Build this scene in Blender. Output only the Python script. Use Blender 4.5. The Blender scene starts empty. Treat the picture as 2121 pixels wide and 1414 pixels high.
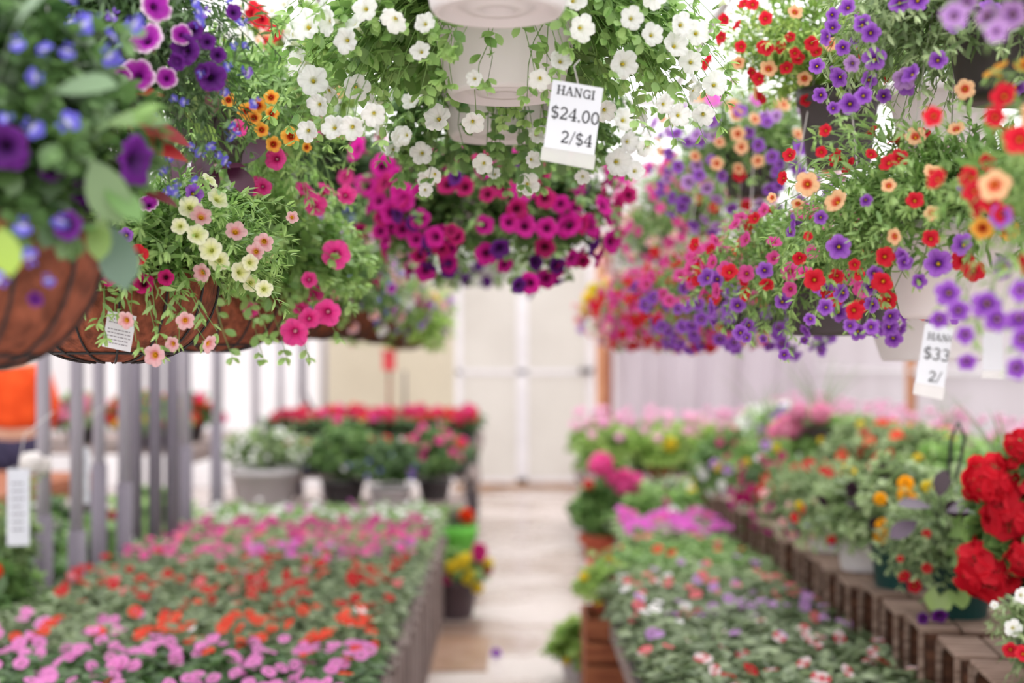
import bpy, math
import numpy as np
from mathutils import Vector, Matrix
PI = math.pi
sc = bpy.context.scene
COL = sc.collection
F = 2946.0; CH = 1.5          # focal length in pixels of the 2121 wide frame, eye height

def P(x, y, d):
    return np.array([(x - 1060.5) * d / F, d, CH - (y - 750.0) * d / F])

def lin(c):
    if isinstance(c, str):
        c = tuple(int(c[i:i + 2], 16) / 255 for i in (0, 2, 4))
    return np.array([(v / 12.92 if v <= .04045 else ((v + .055) / 1.055) ** 2.4) for v in c])

# ------------------------------------------------------------------ materials
def new_mat(name):
    m = bpy.data.materials.new(name); m.use_nodes = True
    nt = m.node_tree; nt.nodes.clear()
    return m, nt, nt.nodes.new('ShaderNodeOutputMaterial')

def plant_mat(name, trans, rough, gloss, var=.12):
    m, nt, out = new_mat(name); N = nt.nodes; L = nt.links
    at = N.new('ShaderNodeAttribute'); at.attribute_name = 'Col'
    oi = N.new('ShaderNodeObjectInfo')
    mr = N.new('ShaderNodeMapRange'); mr.inputs[3].default_value = 1 - var; mr.inputs[4].default_value = 1 + var
    L.new(oi.outputs['Random'], mr.inputs[0])
    hs = N.new('ShaderNodeHueSaturation'); L.new(at.outputs['Color'], hs.inputs['Color']); L.new(mr.outputs[0], hs.inputs['Value'])
    d = N.new('ShaderNodeBsdfDiffuse'); t = N.new('ShaderNodeBsdfTranslucent'); g = N.new('ShaderNodeBsdfGlossy')
    g.inputs['Roughness'].default_value = rough
    L.new(hs.outputs[0], d.inputs[0]); L.new(hs.outputs[0], t.inputs[0])
    a = N.new('ShaderNodeMixShader'); a.inputs[0].default_value = trans
    L.new(d.outputs[0], a.inputs[1]); L.new(t.outputs[0], a.inputs[2])
    b = N.new('ShaderNodeMixShader'); b.inputs[0].default_value = gloss
    L.new(a.outputs[0], b.inputs[1]); L.new(g.outputs[0], b.inputs[2]); L.new(b.outputs[0], out.inputs[0])
    return m

def mat(name, c, rough=.6, c2=None, scale=8, bump=0, metal=0, stretch=(1, 1, 1), detail=6, spec=.3, trans=0):
    m, nt, out = new_mat(name); N = nt.nodes; L = nt.links
    p = N.new('ShaderNodeBsdfPrincipled'); L.new(p.outputs[0], out.inputs[0])
    p.inputs['Roughness'].default_value = rough; p.inputs['Metallic'].default_value = metal
    p.inputs['Specular IOR Level'].default_value = spec
    c = lin(c); c2 = lin(c2) if c2 is not None else c * .8
    tc = N.new('ShaderNodeTexCoord'); mp = N.new('ShaderNodeMapping'); mp.inputs['Scale'].default_value = stretch
    no = N.new('ShaderNodeTexNoise'); no.inputs['Scale'].default_value = scale; no.inputs['Detail'].default_value = detail
    L.new(tc.outputs['Object'], mp.inputs[0]); L.new(mp.outputs[0], no.inputs['Vector'])
    cr = N.new('ShaderNodeValToRGB'); cr.color_ramp.elements[0].position = .35; cr.color_ramp.elements[1].position = .65
    cr.color_ramp.elements[0].color = (*c2, 1); cr.color_ramp.elements[1].color = (*c, 1)
    L.new(no.outputs[0], cr.inputs[0]); L.new(cr.outputs[0], p.inputs['Base Color'])
    if bump:
        b = N.new('ShaderNodeBump'); b.inputs['Strength'].default_value = bump; b.inputs['Distance'].default_value = .01
        L.new(no.outputs[0], b.inputs['Height']); L.new(b.outputs[0], p.inputs['Normal'])
    if trans:
        t = N.new('ShaderNodeBsdfTranslucent'); L.new(cr.outputs[0], t.inputs[0])
        mx = N.new('ShaderNodeMixShader'); mx.inputs[0].default_value = trans
        L.new(p.outputs[0], mx.inputs[1]); L.new(t.outputs[0], mx.inputs[2]); L.new(mx.outputs[0], out.inputs[0])
    return m

def film_mat(name, c, clear, tr, scale=3, stretch=(1, 1, 1)):
    m, nt, out = new_mat(name); N = nt.nodes; L = nt.links
    tc = N.new('ShaderNodeTexCoord'); mp = N.new('ShaderNodeMapping'); mp.inputs['Scale'].default_value = stretch
    no = N.new('ShaderNodeTexNoise'); no.inputs['Scale'].default_value = scale; no.inputs['Detail'].default_value = 4
    L.new(tc.outputs['Object'], mp.inputs[0]); L.new(mp.outputs[0], no.inputs['Vector'])
    cr = N.new('ShaderNodeValToRGB'); cl = lin(c)
    cr.color_ramp.elements[0].position = .3; cr.color_ramp.elements[1].position = .6
    cr.color_ramp.elements[0].color = (*(cl * np.array([.88, .87, .86])), 1); cr.color_ramp.elements[1].color = (*cl, 1)
    L.new(no.outputs[0], cr.inputs[0])
    T = N.new('ShaderNodeBsdfTransparent'); tl = N.new('ShaderNodeBsdfTranslucent'); d = N.new('ShaderNodeBsdfDiffuse')
    for s in (tl, d): L.new(cr.outputs[0], s.inputs[0])
    a = N.new('ShaderNodeMixShader'); a.inputs[0].default_value = tr
    L.new(d.outputs[0], a.inputs[1]); L.new(tl.outputs[0], a.inputs[2])
    b = N.new('ShaderNodeMixShader'); b.inputs[0].default_value = clear
    L.new(a.outputs[0], b.inputs[1]); L.new(T.outputs[0], b.inputs[2]); L.new(b.outputs[0], out.inputs[0])
    return m

M_LEAF = plant_mat('leaf', .38, .45, .05, .08)
M_PETAL = plant_mat('petal', .42, .6, .012, .10)
M_WHITEPOT = mat('white_plastic', 'f3f0f3', .45, 'ece7ea', 3, spec=.4, trans=.2)
M_GREYPOT = mat('grey_plastic', 'c9c1c4', .5, 'beb6ba', 3)
M_DARKPOT = mat('dark_plastic', '4a4447', .45, '3d383b', 5)
M_GREENPOT = mat('dark_green_plastic', '1c4a48', .35, '183b3a', 5, spec=.5)
M_TERRA = mat('terracotta', 'c25f46', .8, 'a94c37', 10, .1)
M_PLUMPOT = mat('plum_plastic', '5b4a50', .5, '493b41', 6)
M_LIME = mat('lime_plastic', '7ed957', .5, '70cf48', 5, trans=.3)
M_COCO = mat('coco_fibre', '93513a', .95, '5e3222', 60, 1, detail=10, stretch=(1, 1, .6))
M_WIRE = mat('dark_wire', '2c2a2b', .5, '201e1f', 20)
M_CLEARWIRE = mat('pale_hanger', 'd8d2d2', .4, 'c8c2c2', 20)
M_SOIL = mat('soil', '3a2a22', .95, '241a14', 60, .5)
M_PAPER = mat('paper', 'eef0f6', .6, 'e8eaf2', 3, trans=.3)
M_INK = mat('ink', '2a2a30', .8, '222226', 30)
M_FAINT = mat('faint_ink', '8a8790', .8, '7c7a84', 30)
M_GREYWOOD = mat('weathered_wood', '9c8a86', .85, '6d5c58', 9, .3, stretch=(6, 6, .6))
M_GREYWOODY = mat('weathered_wood_long', '9c8a86', .85, '6d5c58', 9, .3, stretch=(6, .6, 6))
M_CRATE = mat('crate_wood', '8a6656', .85, '5b3e32', 11, .5, stretch=(5, 5, .7))
M_CRATEIN = mat('crate_shaded_wood', '64402f', .9, '3a241b', 9, .4, stretch=(.8, 6, 4))  # brown boards, darkened to carry the shade inside the open crates
M_CRATETOP = mat('crate_top_wood', 'a0877a', .85, '6b5347', 10, .5, stretch=(.8, 6, 5))
M_REDCRATE = mat('red_brown_wood', 'a0603f', .8, '7c4029', 9, .3, stretch=(.8, 6, 5))
M_POST = mat('galvanised_tube', 'aaa3ad', .5, '918a95', 3, metal=.15, stretch=(1, 1, .3))
M_SLEEVE = mat('grey_sleeve', '7d7580', .6, '716975', 4, metal=.1, stretch=(1, 1, .3))
M_PIPE = mat('white_pipe', 'e6e2e6', .4, 'dad6da', 4)
M_DARKMETAL = mat('dark_metal', '5d545a', .5, '4c444a', 5)
M_TRAY = mat('tray_plastic', '2c2a2c', .5, '222022', 10)
M_TIMBER = mat('orange_timber', 'd39a76', .8, 'b87a55', 6, .2, stretch=(5, 5, .5))
M_TIMBERD = mat('red_brown_timber', '94503f', .8, '7d4033', 6, .2, stretch=(5, 5, .5))
M_RED = mat('red_paint', 'd8474e', .5, 'c43c44', 6)
M_ORANGE = mat('orange_knit', 'f0531c', .85, 'd9420f', 14, .3)
M_NAVY = mat('navy_cloth', '3b3450', .9, '2e2940', 14, .2)
M_SKIN = mat('skin', 'd9a58c', .6, 'd09a80', 8)
M_HAIR = mat('hair', '4d3526', .7, '35241a', 40, .4)
M_ROOF = film_mat('roof_film', 'ffffff', .62, .75)
M_WALLFILM = film_mat('wall_film', 'c6c0c3', .03, .6, 1.5)
M_SIDEFILM = film_mat('side_film', 'b4abb1', 0, .5, 1.0, (1, 1, .3))
M_DRAPE = film_mat('drape_film', 'd2c8d0', .04, .5, 2, (1, 1, .4))
M_DOORP = film_mat('door_panel', 'dcd8cf', .08, .6, 1.2)
M_YELP = film_mat('yellowed_panel', 'd4cbb4', .04, .6, 1.2)

def floor_mat():
    m, nt, out = new_mat('wet_concrete'); N = nt.nodes; L = nt.links
    p = N.new('ShaderNodeBsdfPrincipled'); L.new(p.outputs[0], out.inputs[0])
    tc = N.new('ShaderNodeTexCoord')
    n1 = N.new('ShaderNodeTexNoise'); n1.inputs['Scale'].default_value = 1.1; n1.inputs['Detail'].default_value = 6
    n2 = N.new('ShaderNodeTexNoise'); n2.inputs['Scale'].default_value = 14; n2.inputs['Detail'].default_value = 8
    br = N.new('ShaderNodeTexBrick'); br.offset = 0
    br.inputs['Scale'].default_value = 1; br.inputs['Brick Width'].default_value = 1.9; br.inputs['Row Height'].default_value = 2.2
    br.inputs['Mortar Size'].default_value = .05; br.inputs['Mortar Smooth'].default_value = .6
    br.inputs['Color1'].default_value = (1, 1, 1, 1); br.inputs['Color2'].default_value = (.93, .92, .92, 1); br.inputs['Mortar'].default_value = (.62, .5, .42, 1)
    mp = N.new('ShaderNodeMapping'); mp.inputs['Location'].default_value = (.95, .7, 0)
    L.new(tc.outputs['Object'], mp.inputs[0]); L.new(mp.outputs[0], br.inputs['Vector'])
    for n in (n1, n2): L.new(tc.outputs['Object'], n.inputs['Vector'])
    cr = N.new('ShaderNodeValToRGB'); e = cr.color_ramp.elements
    e[0].position = .34; e[1].position = .56; e[0].color = (*lin('9c8172'), 1); e[1].color = (*lin('cabdb8'), 1)
    L.new(n1.outputs[0], cr.inputs[0])
    mx = N.new('ShaderNodeMix'); mx.data_type = 'RGBA'; mx.blend_type = 'MULTIPLY'; mx.inputs[0].default_value = 1
    L.new(cr.outputs[0], mx.inputs[6]); L.new(br.outputs['Color'], mx.inputs[7])
    c3 = N.new('ShaderNodeValToRGB'); c3.color_ramp.elements[0].color = (.82, .8, .78, 1); c3.color_ramp.elements[1].color = (1, 1, 1, 1)
    L.new(n2.outputs[0], c3.inputs[0])
    m2 = N.new('ShaderNodeMix'); m2.data_type = 'RGBA'; m2.blend_type = 'MULTIPLY'; m2.inputs[0].default_value = 1
    L.new(mx.outputs[2], m2.inputs[6]); L.new(c3.outputs[0], m2.inputs[7]); L.new(m2.outputs[2], p.inputs['Base Color'])
    rr = N.new('ShaderNodeMapRange'); rr.inputs[1].default_value = .4; rr.inputs[2].default_value = .6; rr.inputs[3].default_value = .12; rr.inputs[4].default_value = .4
    L.new(n1.outputs[0], rr.inputs[0]); L.new(rr.outputs[0], p.inputs['Roughness'])
    return m
M_FLOOR = floor_mat()
M_PATCH = mat('damp_brown_stone', 'a88672', .25, '937058', 5, .1)

# ------------------------------------------------------------------ mesh soup
class Soup:
    def __init__(s): s.v = []; s.f = []; s.c = []; s.n = 0
    def add(s, v, f, c):
        v = np.asarray(v, float).reshape(-1, 3); f = np.asarray(f, int).reshape(-1, 3)
        c = np.asarray(c, float)
        if c.ndim == 1: c = np.tile(c, (len(v), 1))
        s.v.append(v); s.f.append(f + s.n); s.c.append(c); s.n += len(v)
    def many(s, tv, tf, R, p, sc_, c):
        """instances: template verts tv (n,3), faces tf, rotations R (N,3,3) columns=axes, positions p, scales (N,3), colours (N,3) or (N,n,3)"""
        N = len(p)
        if N == 0: return
        v = np.einsum('nij,nkj->nki', R, tv[None] * sc_[:, None, :]) + p[:, None, :]
        f = tf[None] + (np.arange(N) * len(tv))[:, None, None]
        if c.ndim == 2: c = np.repeat(c[:, None, :], len(tv), 1)
        s.add(v.reshape(-1, 3), f.reshape(-1, 3), c.reshape(-1, 3))
    def mesh(s, name, material, smooth=True):
        v = np.concatenate(s.v); f = np.concatenate(s.f); c = np.concatenate(s.c)
        me = bpy.data.meshes.new(name)
        me.vertices.add(len(v)); me.vertices.foreach_set('co', v.astype(np.float32).ravel())
        me.loops.add(f.size); me.loops.foreach_set('vertex_index', f.astype(np.int32).ravel())
        me.polygons.add(len(f)); me.polygons.foreach_set('loop_start', np.arange(0, f.size, 3, dtype=np.int32))
        me.polygons.foreach_set('loop_total', np.full(len(f), 3, np.int32))
        if smooth: me.polygons.foreach_set('use_smooth', np.ones(len(f), bool))
        a = me.color_attributes.new('Col', 'FLOAT_COLOR', 'POINT')
        cc = np.ones((len(v), 4), np.float32); cc[:, :3] = c; a.data.foreach_set('color', cc.ravel())
        me.update(calc_edges=True); me.validate(); me.materials.append(material)
        return me

def unit(a): return a / np.maximum(np.linalg.norm(a, axis=-1, keepdims=True), 1e-9)

# leaf templates: x across, y along (0..1), z normal
def leaf_tpl(w, hump=.45, fold=.12, droop=.22, point=1.0, n=4):
    vs = [(0, 0, 0)]; fs = []
    for i in range(1, n):
        t = i / n
        ww = w * (math.sin(PI * t ** (math.log(.5) / math.log(hump))) ** (.75 * point))
        z = -droop * t * t
        vs += [(-ww, t, z + fold * ww), (0, t, z), (ww, t, z + fold * ww)]
    vs.append((0, 1, -droop))
    fs += [(0, 2, 1), (0, 3, 2)]
    for i in range(n - 2):
        a = 1 + 3 * i
        fs += [(a, a + 1, a + 4), (a, a + 4, a + 3), (a + 1, a + 2, a + 5), (a + 1, a + 5, a + 4)]
    a = 1 + 3 * (n - 2); e = len(vs) - 1
    fs += [(a, a + 1, e), (a + 1, a + 2, e)]
    return np.array(vs, float), np.array(fs)
def round_tpl(seg=12):
    vs = [(0, .42, -.05)]; fs = []
    for i in range(seg):
        a = 2 * PI * i / seg - PI / 2; r = .5 * (1 + .06 * math.cos(5 * a))
        if i == 0: r *= .25
        vs.append((r * math.cos(a), .45 + r * math.sin(a), .06 * math.sin(3 * a)))
    for i in range(seg): fs.append((0, 1 + i, 1 + (i + 1) % seg))
    return np.array(vs), np.array(fs)
LEAF = {'oval': leaf_tpl(.30, .58, .15, .2, .8, 5), 'lance': leaf_tpl(.13, .5, .2, .2, 1, 4), 'ovate': leaf_tpl(.27, .38, .2, .25, 1, 5),
        'coleus': leaf_tpl(.26, .4, .25, .35, 1, 7), 'round': round_tpl(), 'blade': leaf_tpl(.035, .3, .3, .5, 1, 7)}

def frames(u, n0):
    u = unit(u); z = n0 - (n0 * u).sum(1, keepdims=True) * u; z = unit(z); x = np.cross(u, z)
    return np.stack([x, u, z], 2)

def put_leaves(S, kind, pos, u, nrm, size, col, wvar=None):
    tv, tf = LEAF[kind]; R = frames(u, nrm)
    s3 = np.stack([size * (wvar if wvar is not None else 1), size, size], 1)
    c = np.repeat(col[:, None, :], len(tv), 1)
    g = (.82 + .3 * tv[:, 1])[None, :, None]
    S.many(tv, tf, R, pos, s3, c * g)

def tubes(S, pts, r, col):
    """pts (N,K,3) -> 3 sided tubes"""
    N, K, _ = pts.shape
    t = np.gradient(pts, axis=1); t = unit(t)
    ref = np.where(np.abs(t[..., 2:3]) > .9, np.array([1., 0, 0]), np.array([0, 0, 1.]))
    a = unit(np.cross(t, ref)); b = np.cross(t, a)
    rr = r * np.linspace(1.2, .6, K)[None, :, None]
    ring = [pts + rr * (a * math.cos(q) + b * math.sin(q)) for q in (0, 2 * PI / 3, 4 * PI / 3)]
    v = np.stack(ring, 2)  # N,K,3,3
    f = []
    for k in range(K - 1):
        for j in range(3):
            p0 = k * 3 + j; p1 = k * 3 + (j + 1) % 3
            f += [(p0, p1, p1 + 3), (p0, p1 + 3, p0 + 3)]
    f = np.array(f)[None] + (np.arange(N) * K * 3)[:, None, None]
    S.add(v.reshape(-1, 3), f.reshape(-1, 3), col)

def bez(p0, p1, p2, t):
    t = t[None, :, None]
    return (1 - t) ** 2 * p0[:, None] + 2 * t * (1 - t) * p1[:, None] + t * t * p2[:, None]

GREEN = dict(lime=('b4cf6e', '7fae49'), fresh=('a5c876', '6b9a45'), mid=('86a860', '4f7a3c'), deep=('62854a', '38592e'),
             grey=('a2b388', '53693f'), sage=('b2c690', '6f8d52'), plum=('5a2f4c', '36182f'), dark=('4b6a3c', '2c4724'), yellow=('d6dc7c', 'a4bc4e'))

def grow(seed, root, c, rad, nst, leaf='oval', ls=.035, green='fresh', inner=900, targets=(), zlow=-.6, open_front=False, open_lo=-2,
         pot_r=.13, pot_z=0, nodes=9, extra=None, low_inner=-.5):
    """a trailing / bushy plant: stems arc from root to a shell, leaves along them. returns Soup, list of tip positions"""
    rng = np.random.default_rng(seed); S = Soup()
    c = np.array(c, float); root = np.array(root, float); g0, g1 = [lin(q) for q in GREEN[green]]
    def shell(n):
        out = []
        while len(out) < n:
            d = rng.normal(size=3); d /= np.linalg.norm(d)
            if d[2] < zlow: continue
            if open_front and d[1] < -.15 and abs(d[0]) < .55 and open_lo < d[2] < .35 and rng.random() < .93: continue
            q = c + d * np.array([rad[0], rad[1], rad[2] if d[2] > 0 else rad[3]]) * rng.uniform(.78, 1.12)
            if np.hypot(q[0], q[1]) < pot_r * 1.15 and q[2] < pot_z: continue
            out.append(q)
        return np.array(out)
    tip = shell(nst)
    if len(targets): tip = np.concatenate([tip, np.array(targets).reshape(-1, 3)])
    n = len(tip); p0 = root + rng.normal(size=(n, 3)) * np.array([pot_r * .35, pot_r * .35, .01])
    hv = tip - p0; mid = p0 + hv * .55
    mid[:, 2] += np.abs(hv[:, 0] + 0) * .25 + .05 + np.maximum(0, -hv[:, 2]) * .75
    pts = bez(p0, mid, tip, np.linspace(0, 1, 11)); pts += rng.normal(size=pts.shape) * .004
    tubes(S, pts, .0013, (g0 * .6 + g1 * .4) * .9)
    ts = np.linspace(.3, .97, nodes)
    for rep in range(2):
        q = bez(p0, mid, tip, ts); q2 = bez(p0, mid, tip, ts + .02)
        tan = unit(q2 - q); q = q.reshape(-1, 3); tan = tan.reshape(-1, 3)
        side = unit(np.cross(tan, rng.normal(size=tan.shape)))
        out = unit(q - c)
        u = side * 1.0 + tan * .55 + out * .35
        nr = out * .7 + np.array([0, 0, .8]) + rng.normal(size=q.shape) * .35
        tt = np.tile(ts, n)
        sz = ls * (1.15 - .45 * tt) * rng.uniform(.7, 1.2, len(q))
        k = np.clip(rng.normal(.35 + .3 * tt, .25), 0, 1)[:, None]
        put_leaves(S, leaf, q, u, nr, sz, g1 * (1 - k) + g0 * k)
    # young rosette at each tip
    for rep in range(5):
        tan = unit(tip - mid); a = rep * 2.4
        side = unit(np.cross(tan, rng.normal(size=tan.shape)))
        put_leaves(S, leaf, tip + 0, tan * rng.uniform(.4, 1, (n, 1)) + side * .8, unit(tip - c) * .6 + np.array([0, 0, .9]),
                   ls * .62 * rng.uniform(.7, 1.1, n), np.clip(np.tile(g0 * 1.1, (n, 1)) * rng.uniform(.85, 1.1, (n, 1)), 0, .9))
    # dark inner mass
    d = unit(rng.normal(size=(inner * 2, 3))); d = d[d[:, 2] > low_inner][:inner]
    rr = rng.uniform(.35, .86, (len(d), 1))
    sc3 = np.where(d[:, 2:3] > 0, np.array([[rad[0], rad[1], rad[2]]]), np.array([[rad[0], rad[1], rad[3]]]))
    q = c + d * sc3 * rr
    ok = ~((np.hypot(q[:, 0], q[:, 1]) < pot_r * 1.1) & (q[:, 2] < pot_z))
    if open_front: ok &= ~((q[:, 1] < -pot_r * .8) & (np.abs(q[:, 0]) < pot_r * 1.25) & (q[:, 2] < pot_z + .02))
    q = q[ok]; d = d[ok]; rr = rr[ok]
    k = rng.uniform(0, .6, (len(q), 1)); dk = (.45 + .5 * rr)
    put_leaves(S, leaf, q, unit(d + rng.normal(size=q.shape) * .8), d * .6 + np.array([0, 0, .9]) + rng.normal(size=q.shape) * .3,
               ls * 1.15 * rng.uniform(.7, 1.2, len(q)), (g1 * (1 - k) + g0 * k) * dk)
    if extra: extra(S, rng)
    return S, tip

# ------------------------------------------------------------------ flowers (facing +Z, radius 1)
def ramp(stops, t):
    xs = [s[0] for s in stops]; cs = np.array([lin(s[1]) for s in stops])
    return np.stack([np.interp(t, xs, cs[:, i]) for i in range(3)], -1)

def trumpet(name, stops, seed=0, seg=40, notch=.10, ruffle=.05, tube=1.1, vein=.12, tubecol=None, center='d9c440', cr=.09, green='7fa556', flat=.0):
    rng = np.random.default_rng(seed); S = Soup()
    rs = [.10, .2, .34, .52, .72, .88, 1.0]; zs = [-.55, -.34, -.16, -.04, .03, .04, -.03 - flat]
    th = np.linspace(0, 2 * PI, seg, endpoint=False); V = []; C = []
    lob = np.repeat(rng.uniform(.93, 1.07, 5), seg // 5)
    for r, z in zip(rs, zs):
        m = 1 - 1.5 * notch * (r ** 3) * (1 - np.abs(np.cos(2.5 * th)) ** .55)
        R = r * m * (1 + (np.roll(lob, -(seg // 10)) - 1) * r)
        zz = z + ruffle * r * r * np.sin(10 * th + rng.uniform(0, 6)) + rng.normal(size=seg) * .012 * r - .05 * r * np.cos(5 * th + PI)
        V.append(np.stack([R * np.cos(th), R * np.sin(th), zz], 1))
        c = ramp(stops, np.full(seg, r)); c = c * (1 - vein * (np.cos(5 * th)[:, None] > .75) * (r < .8)) * (1 - .07 * (np.abs(np.sin(5 * th / 2)) < .25))[:, None]
        C.append(c)
    n = len(rs)
    # outside of the tube
    tc = lin(tubecol) if tubecol else ramp(stops, np.array([.7]))[0] * .85
    for r, z, c in ((.24, -.28, tc), (.15, -.62, tc), (.10, -1.0 * tube, tc * .8), (.13, -1.05 * tube, lin(green)), (.04, -1.35 * tube, lin(green))):
        V.append(np.stack([r * np.cos(th), r * np.sin(th), np.full(seg, z)], 1)); C.append(np.tile(c, (seg, 1)))
    f = []
    def band(a, b):
        for i in range(seg):
            j = (i + 1) % seg; f.extend([(a * seg + i, a * seg + j, b * seg + j), (a * seg + i, b * seg + j, b * seg + i)])
    for k in range(n - 1): band(k, k + 1)
    for k in range(n, n + 4): band(k, k + 1)
    S.add(np.concatenate(V), f, np.concatenate(C))
    # closing throat + stamen
    cc = lin(center); v = [(0, 0, -.2)] + [(cr * math.cos(a), cr * math.sin(a), -.27) for a in np.linspace(0, 2 * PI, 9)[:-1]] + [(.1 * math.cos(a), .1 * math.sin(a), -.56) for a in np.linspace(0, 2 * PI, 9)[:-1]]
    f2 = []
    for i in range(8):
        j = (i + 1) % 8; f2 += [(0, 1 + i, 1 + j), (1 + i, 9 + i, 9 + j), (1 + i, 9 + j, 1 + j)]
    S.add(v, f2, cc)
    # green sepals
    tv, tf = LEAF['lance']
    for k in range(5):
        a = k * 2 * PI / 5; u = np.array([[math.cos(a) * .5, math.sin(a) * .5, .85]])
        put_leaves(S, 'lance', np.array([[0, 0, -1.15 * tube]]), u, np.array([[math.cos(a), math.sin(a), -.4]]), np.array([.55]), lin(green)[None])
    return S.mesh(name, M_PETAL)

def petal_disc(S, ang, L, W, col, colin, tilt=.1, off=.05, notch=.08, seg=7, z0=0):
    """one rounded heart petal growing from the centre at angle ang"""
    V = [(off, 0, z0)]; C = [lin(colin)]
    for ri, rr in ((1, .5), (2, 1.0)):
        for i in range(seg):
            a = -PI * .62 + i * (PI * 1.24) / (seg - 1)
            x = off + L * (.5 + .5 * rr * math.cos(a)) if True else 0
            y = W * .5 * rr * math.sin(a)
            if ri == 2 and i == seg // 2: x -= notch * L
            z = z0 + tilt * (x - off) ** 1.5 + .05 * math.sin(i * 2.1) * rr
            V.append((x, y, z)); C.append(lin(col) * (.9 + .1 * rr) if ri == 2 else lin(col))
    f = []
    for i in range(seg - 1):
        f += [(0, 1 + i, 2 + i), (1 + i, 1 + seg + i, 2 + seg + i), (1 + i, 2 + seg + i, 2 + i)]
    V = np.array(V); ca, sa = math.cos(ang), math.sin(ang)
    V = np.stack([V[:, 0] * ca - V[:, 1] * sa, V[:, 0] * sa + V[:, 1] * ca, V[:, 2]], 1)
    S.add(V, f, np.array(C))

def five(S, col, colin, k=1.0, seed=0, eye=None, alt=None):
    rng = np.random.default_rng(seed)
    for i in range(5):
        petal_disc(S, i * 2 * PI / 5 + rng.normal() * .08, .95 * k * rng.uniform(.9, 1.08), 1.15 * k, (alt if alt and i % 2 else col), colin, tilt=rng.uniform(-.05, .2), z0=.015 * i)
    if eye is not None:
        v = [(0, 0, .1)] + [(.1 * math.cos(a), .1 * math.sin(a), .03) for a in np.linspace(0, 2 * PI, 7)[:-1]]
        S.add(v, [(0, 1 + i, 1 + (i + 1) % 6) for i in range(6)], lin(eye))

def five_mesh(name, col, colin, seed=0, eye='e8e0a0', alt=None):
    S = Soup(); five(S, col, colin, 1, seed, eye, alt)
    tubes(S, np.array([[[0, 0, 0], [.05, 0, -.5], [0, 0, -1.1]]]), .05, lin('8a9a5a'))
    return S.mesh(name, M_PETAL)

def soup_xf(S, T, M, loc):
    v = np.concatenate(T.v); S.add(v @ np.array(M).T + loc, np.concatenate(T.f), np.concatenate(T.c))

def rot_to(d, spin=0):
    q = Vector(d).to_track_quat('Z', 'Y').to_matrix()
    return np.array(q @ Matrix.Rotation(spin, 3, 'Z'))

def umbel(name, col, dark, n=26, seed=0, buds=True, fl=.42):
    """ball of five-petalled florets; radius 1"""
    rng = np.random.default_rng(seed); S = Soup()
    for i in range(n):
        z = 1 - 1.45 * (i + .5) / n; a = i * 2.39996; r = math.sqrt(max(0, 1 - z * z))
        d = np.array([r * math.cos(a), r * math.sin(a), z]) + rng.normal(size=3) * .08
        T = Soup(); five(T, col if rng.random() < .7 else dark, dark, 1, i + seed)
        R = rot_to(d + rng.normal(size=3) * .15, rng.uniform(0, 6)) * fl * rng.uniform(.85, 1.1)
        soup_xf(S, T, R, d * .72)
        p = np.array([[[0, 0, -.5], d * .35, d * .7]]); tubes(S, p, .02, lin('8f4a3a'))
    if buds:
        for i in range(9):
            a = rng.uniform(0, 6.28); d = np.array([math.cos(a) * .45, math.sin(a) * .45, -.9]) * rng.uniform(.7, 1)
            put_leaves(S, 'ovate', d[None] * .6, d[None] + rng.normal(size=(1, 3)) * .2, np.array([[1., 0, .2]]), np.array([.35]), lin('8a5a44')[None])
    return S.mesh(name, M_PETAL)

def pompom(name, col, dark, seed=0):
    rng = np.random.default_rng(seed); S = Soup(); n = 110
    k = np.arange(n); z = 1 - 1.25 * (k + .5) / n; a = k * 2.39996; r = np.sqrt(np.maximum(0, 1 - z * z))
    d = np.stack([r * np.cos(a), r * np.sin(a), z * .8], 1)
    c0, c1 = lin(col), lin(dark); w = rng.uniform(0, 1, (n, 1))
    put_leaves(S, 'ovate', d * .45, unit(d + rng.normal(size=d.shape) * .15), unit(np.array([0, 0, 1.]) + d * .2 + rng.normal(size=d.shape) * .2), np.full(n, .58), c0 * w + c1 * (1 - w), np.full(n, 1.3))
    put_leaves(S, 'lance', np.zeros((8, 3)) - [0, 0, .3], unit(np.stack([np.cos(np.arange(8) * .785), np.sin(np.arange(8) * .785), np.full(8, .1)], 1)), np.tile([0, 0, -1.], (8, 1)), np.full(8, .7), np.tile(lin('6f9447'), (8, 1)))
    return S.mesh(name, M_PETAL)

def lobelia(name, col='6a66d8', seed=0):
    S = Soup(); rng = np.random.default_rng(seed)
    c = lin(col)
    for a, L, w in ((-.75, .95, .8), (0, 1.05, .9), (.75, .95, .8)):
        petal_disc(S, a, L, w, col, 'e6e4ff', tilt=-.12, notch=-.05)
    for a in (2.6, 3.7): petal_disc(S, a, .6, .3, col, col, tilt=.5, notch=-.1)
    tubes(S, np.array([[[0, 0, 0], [-.1, 0, -.4], [-.1, 0, -1.0]]]), .09, c * .6)
    return S.mesh(name, M_PETAL)

def tulip(name, col, dark, seed=0):
    """closed pale cup of overlapping petals"""
    S = Soup()
    for k in range(6):
        a = k * PI / 3; u = np.array([[math.cos(a) * .25, math.sin(a) * .25, 1.]])
        put_leaves(S, 'ovate', np.array([[math.cos(a) * .3, math.sin(a) * .3, -.6]]), u, -np.array([[math.cos(a), math.sin(a), 0.]]), np.array([1.7]), (lin(col) if k % 2 else lin(dark))[None], np.array([1.1]))
    return S.mesh(name, M_PETAL)

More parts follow.
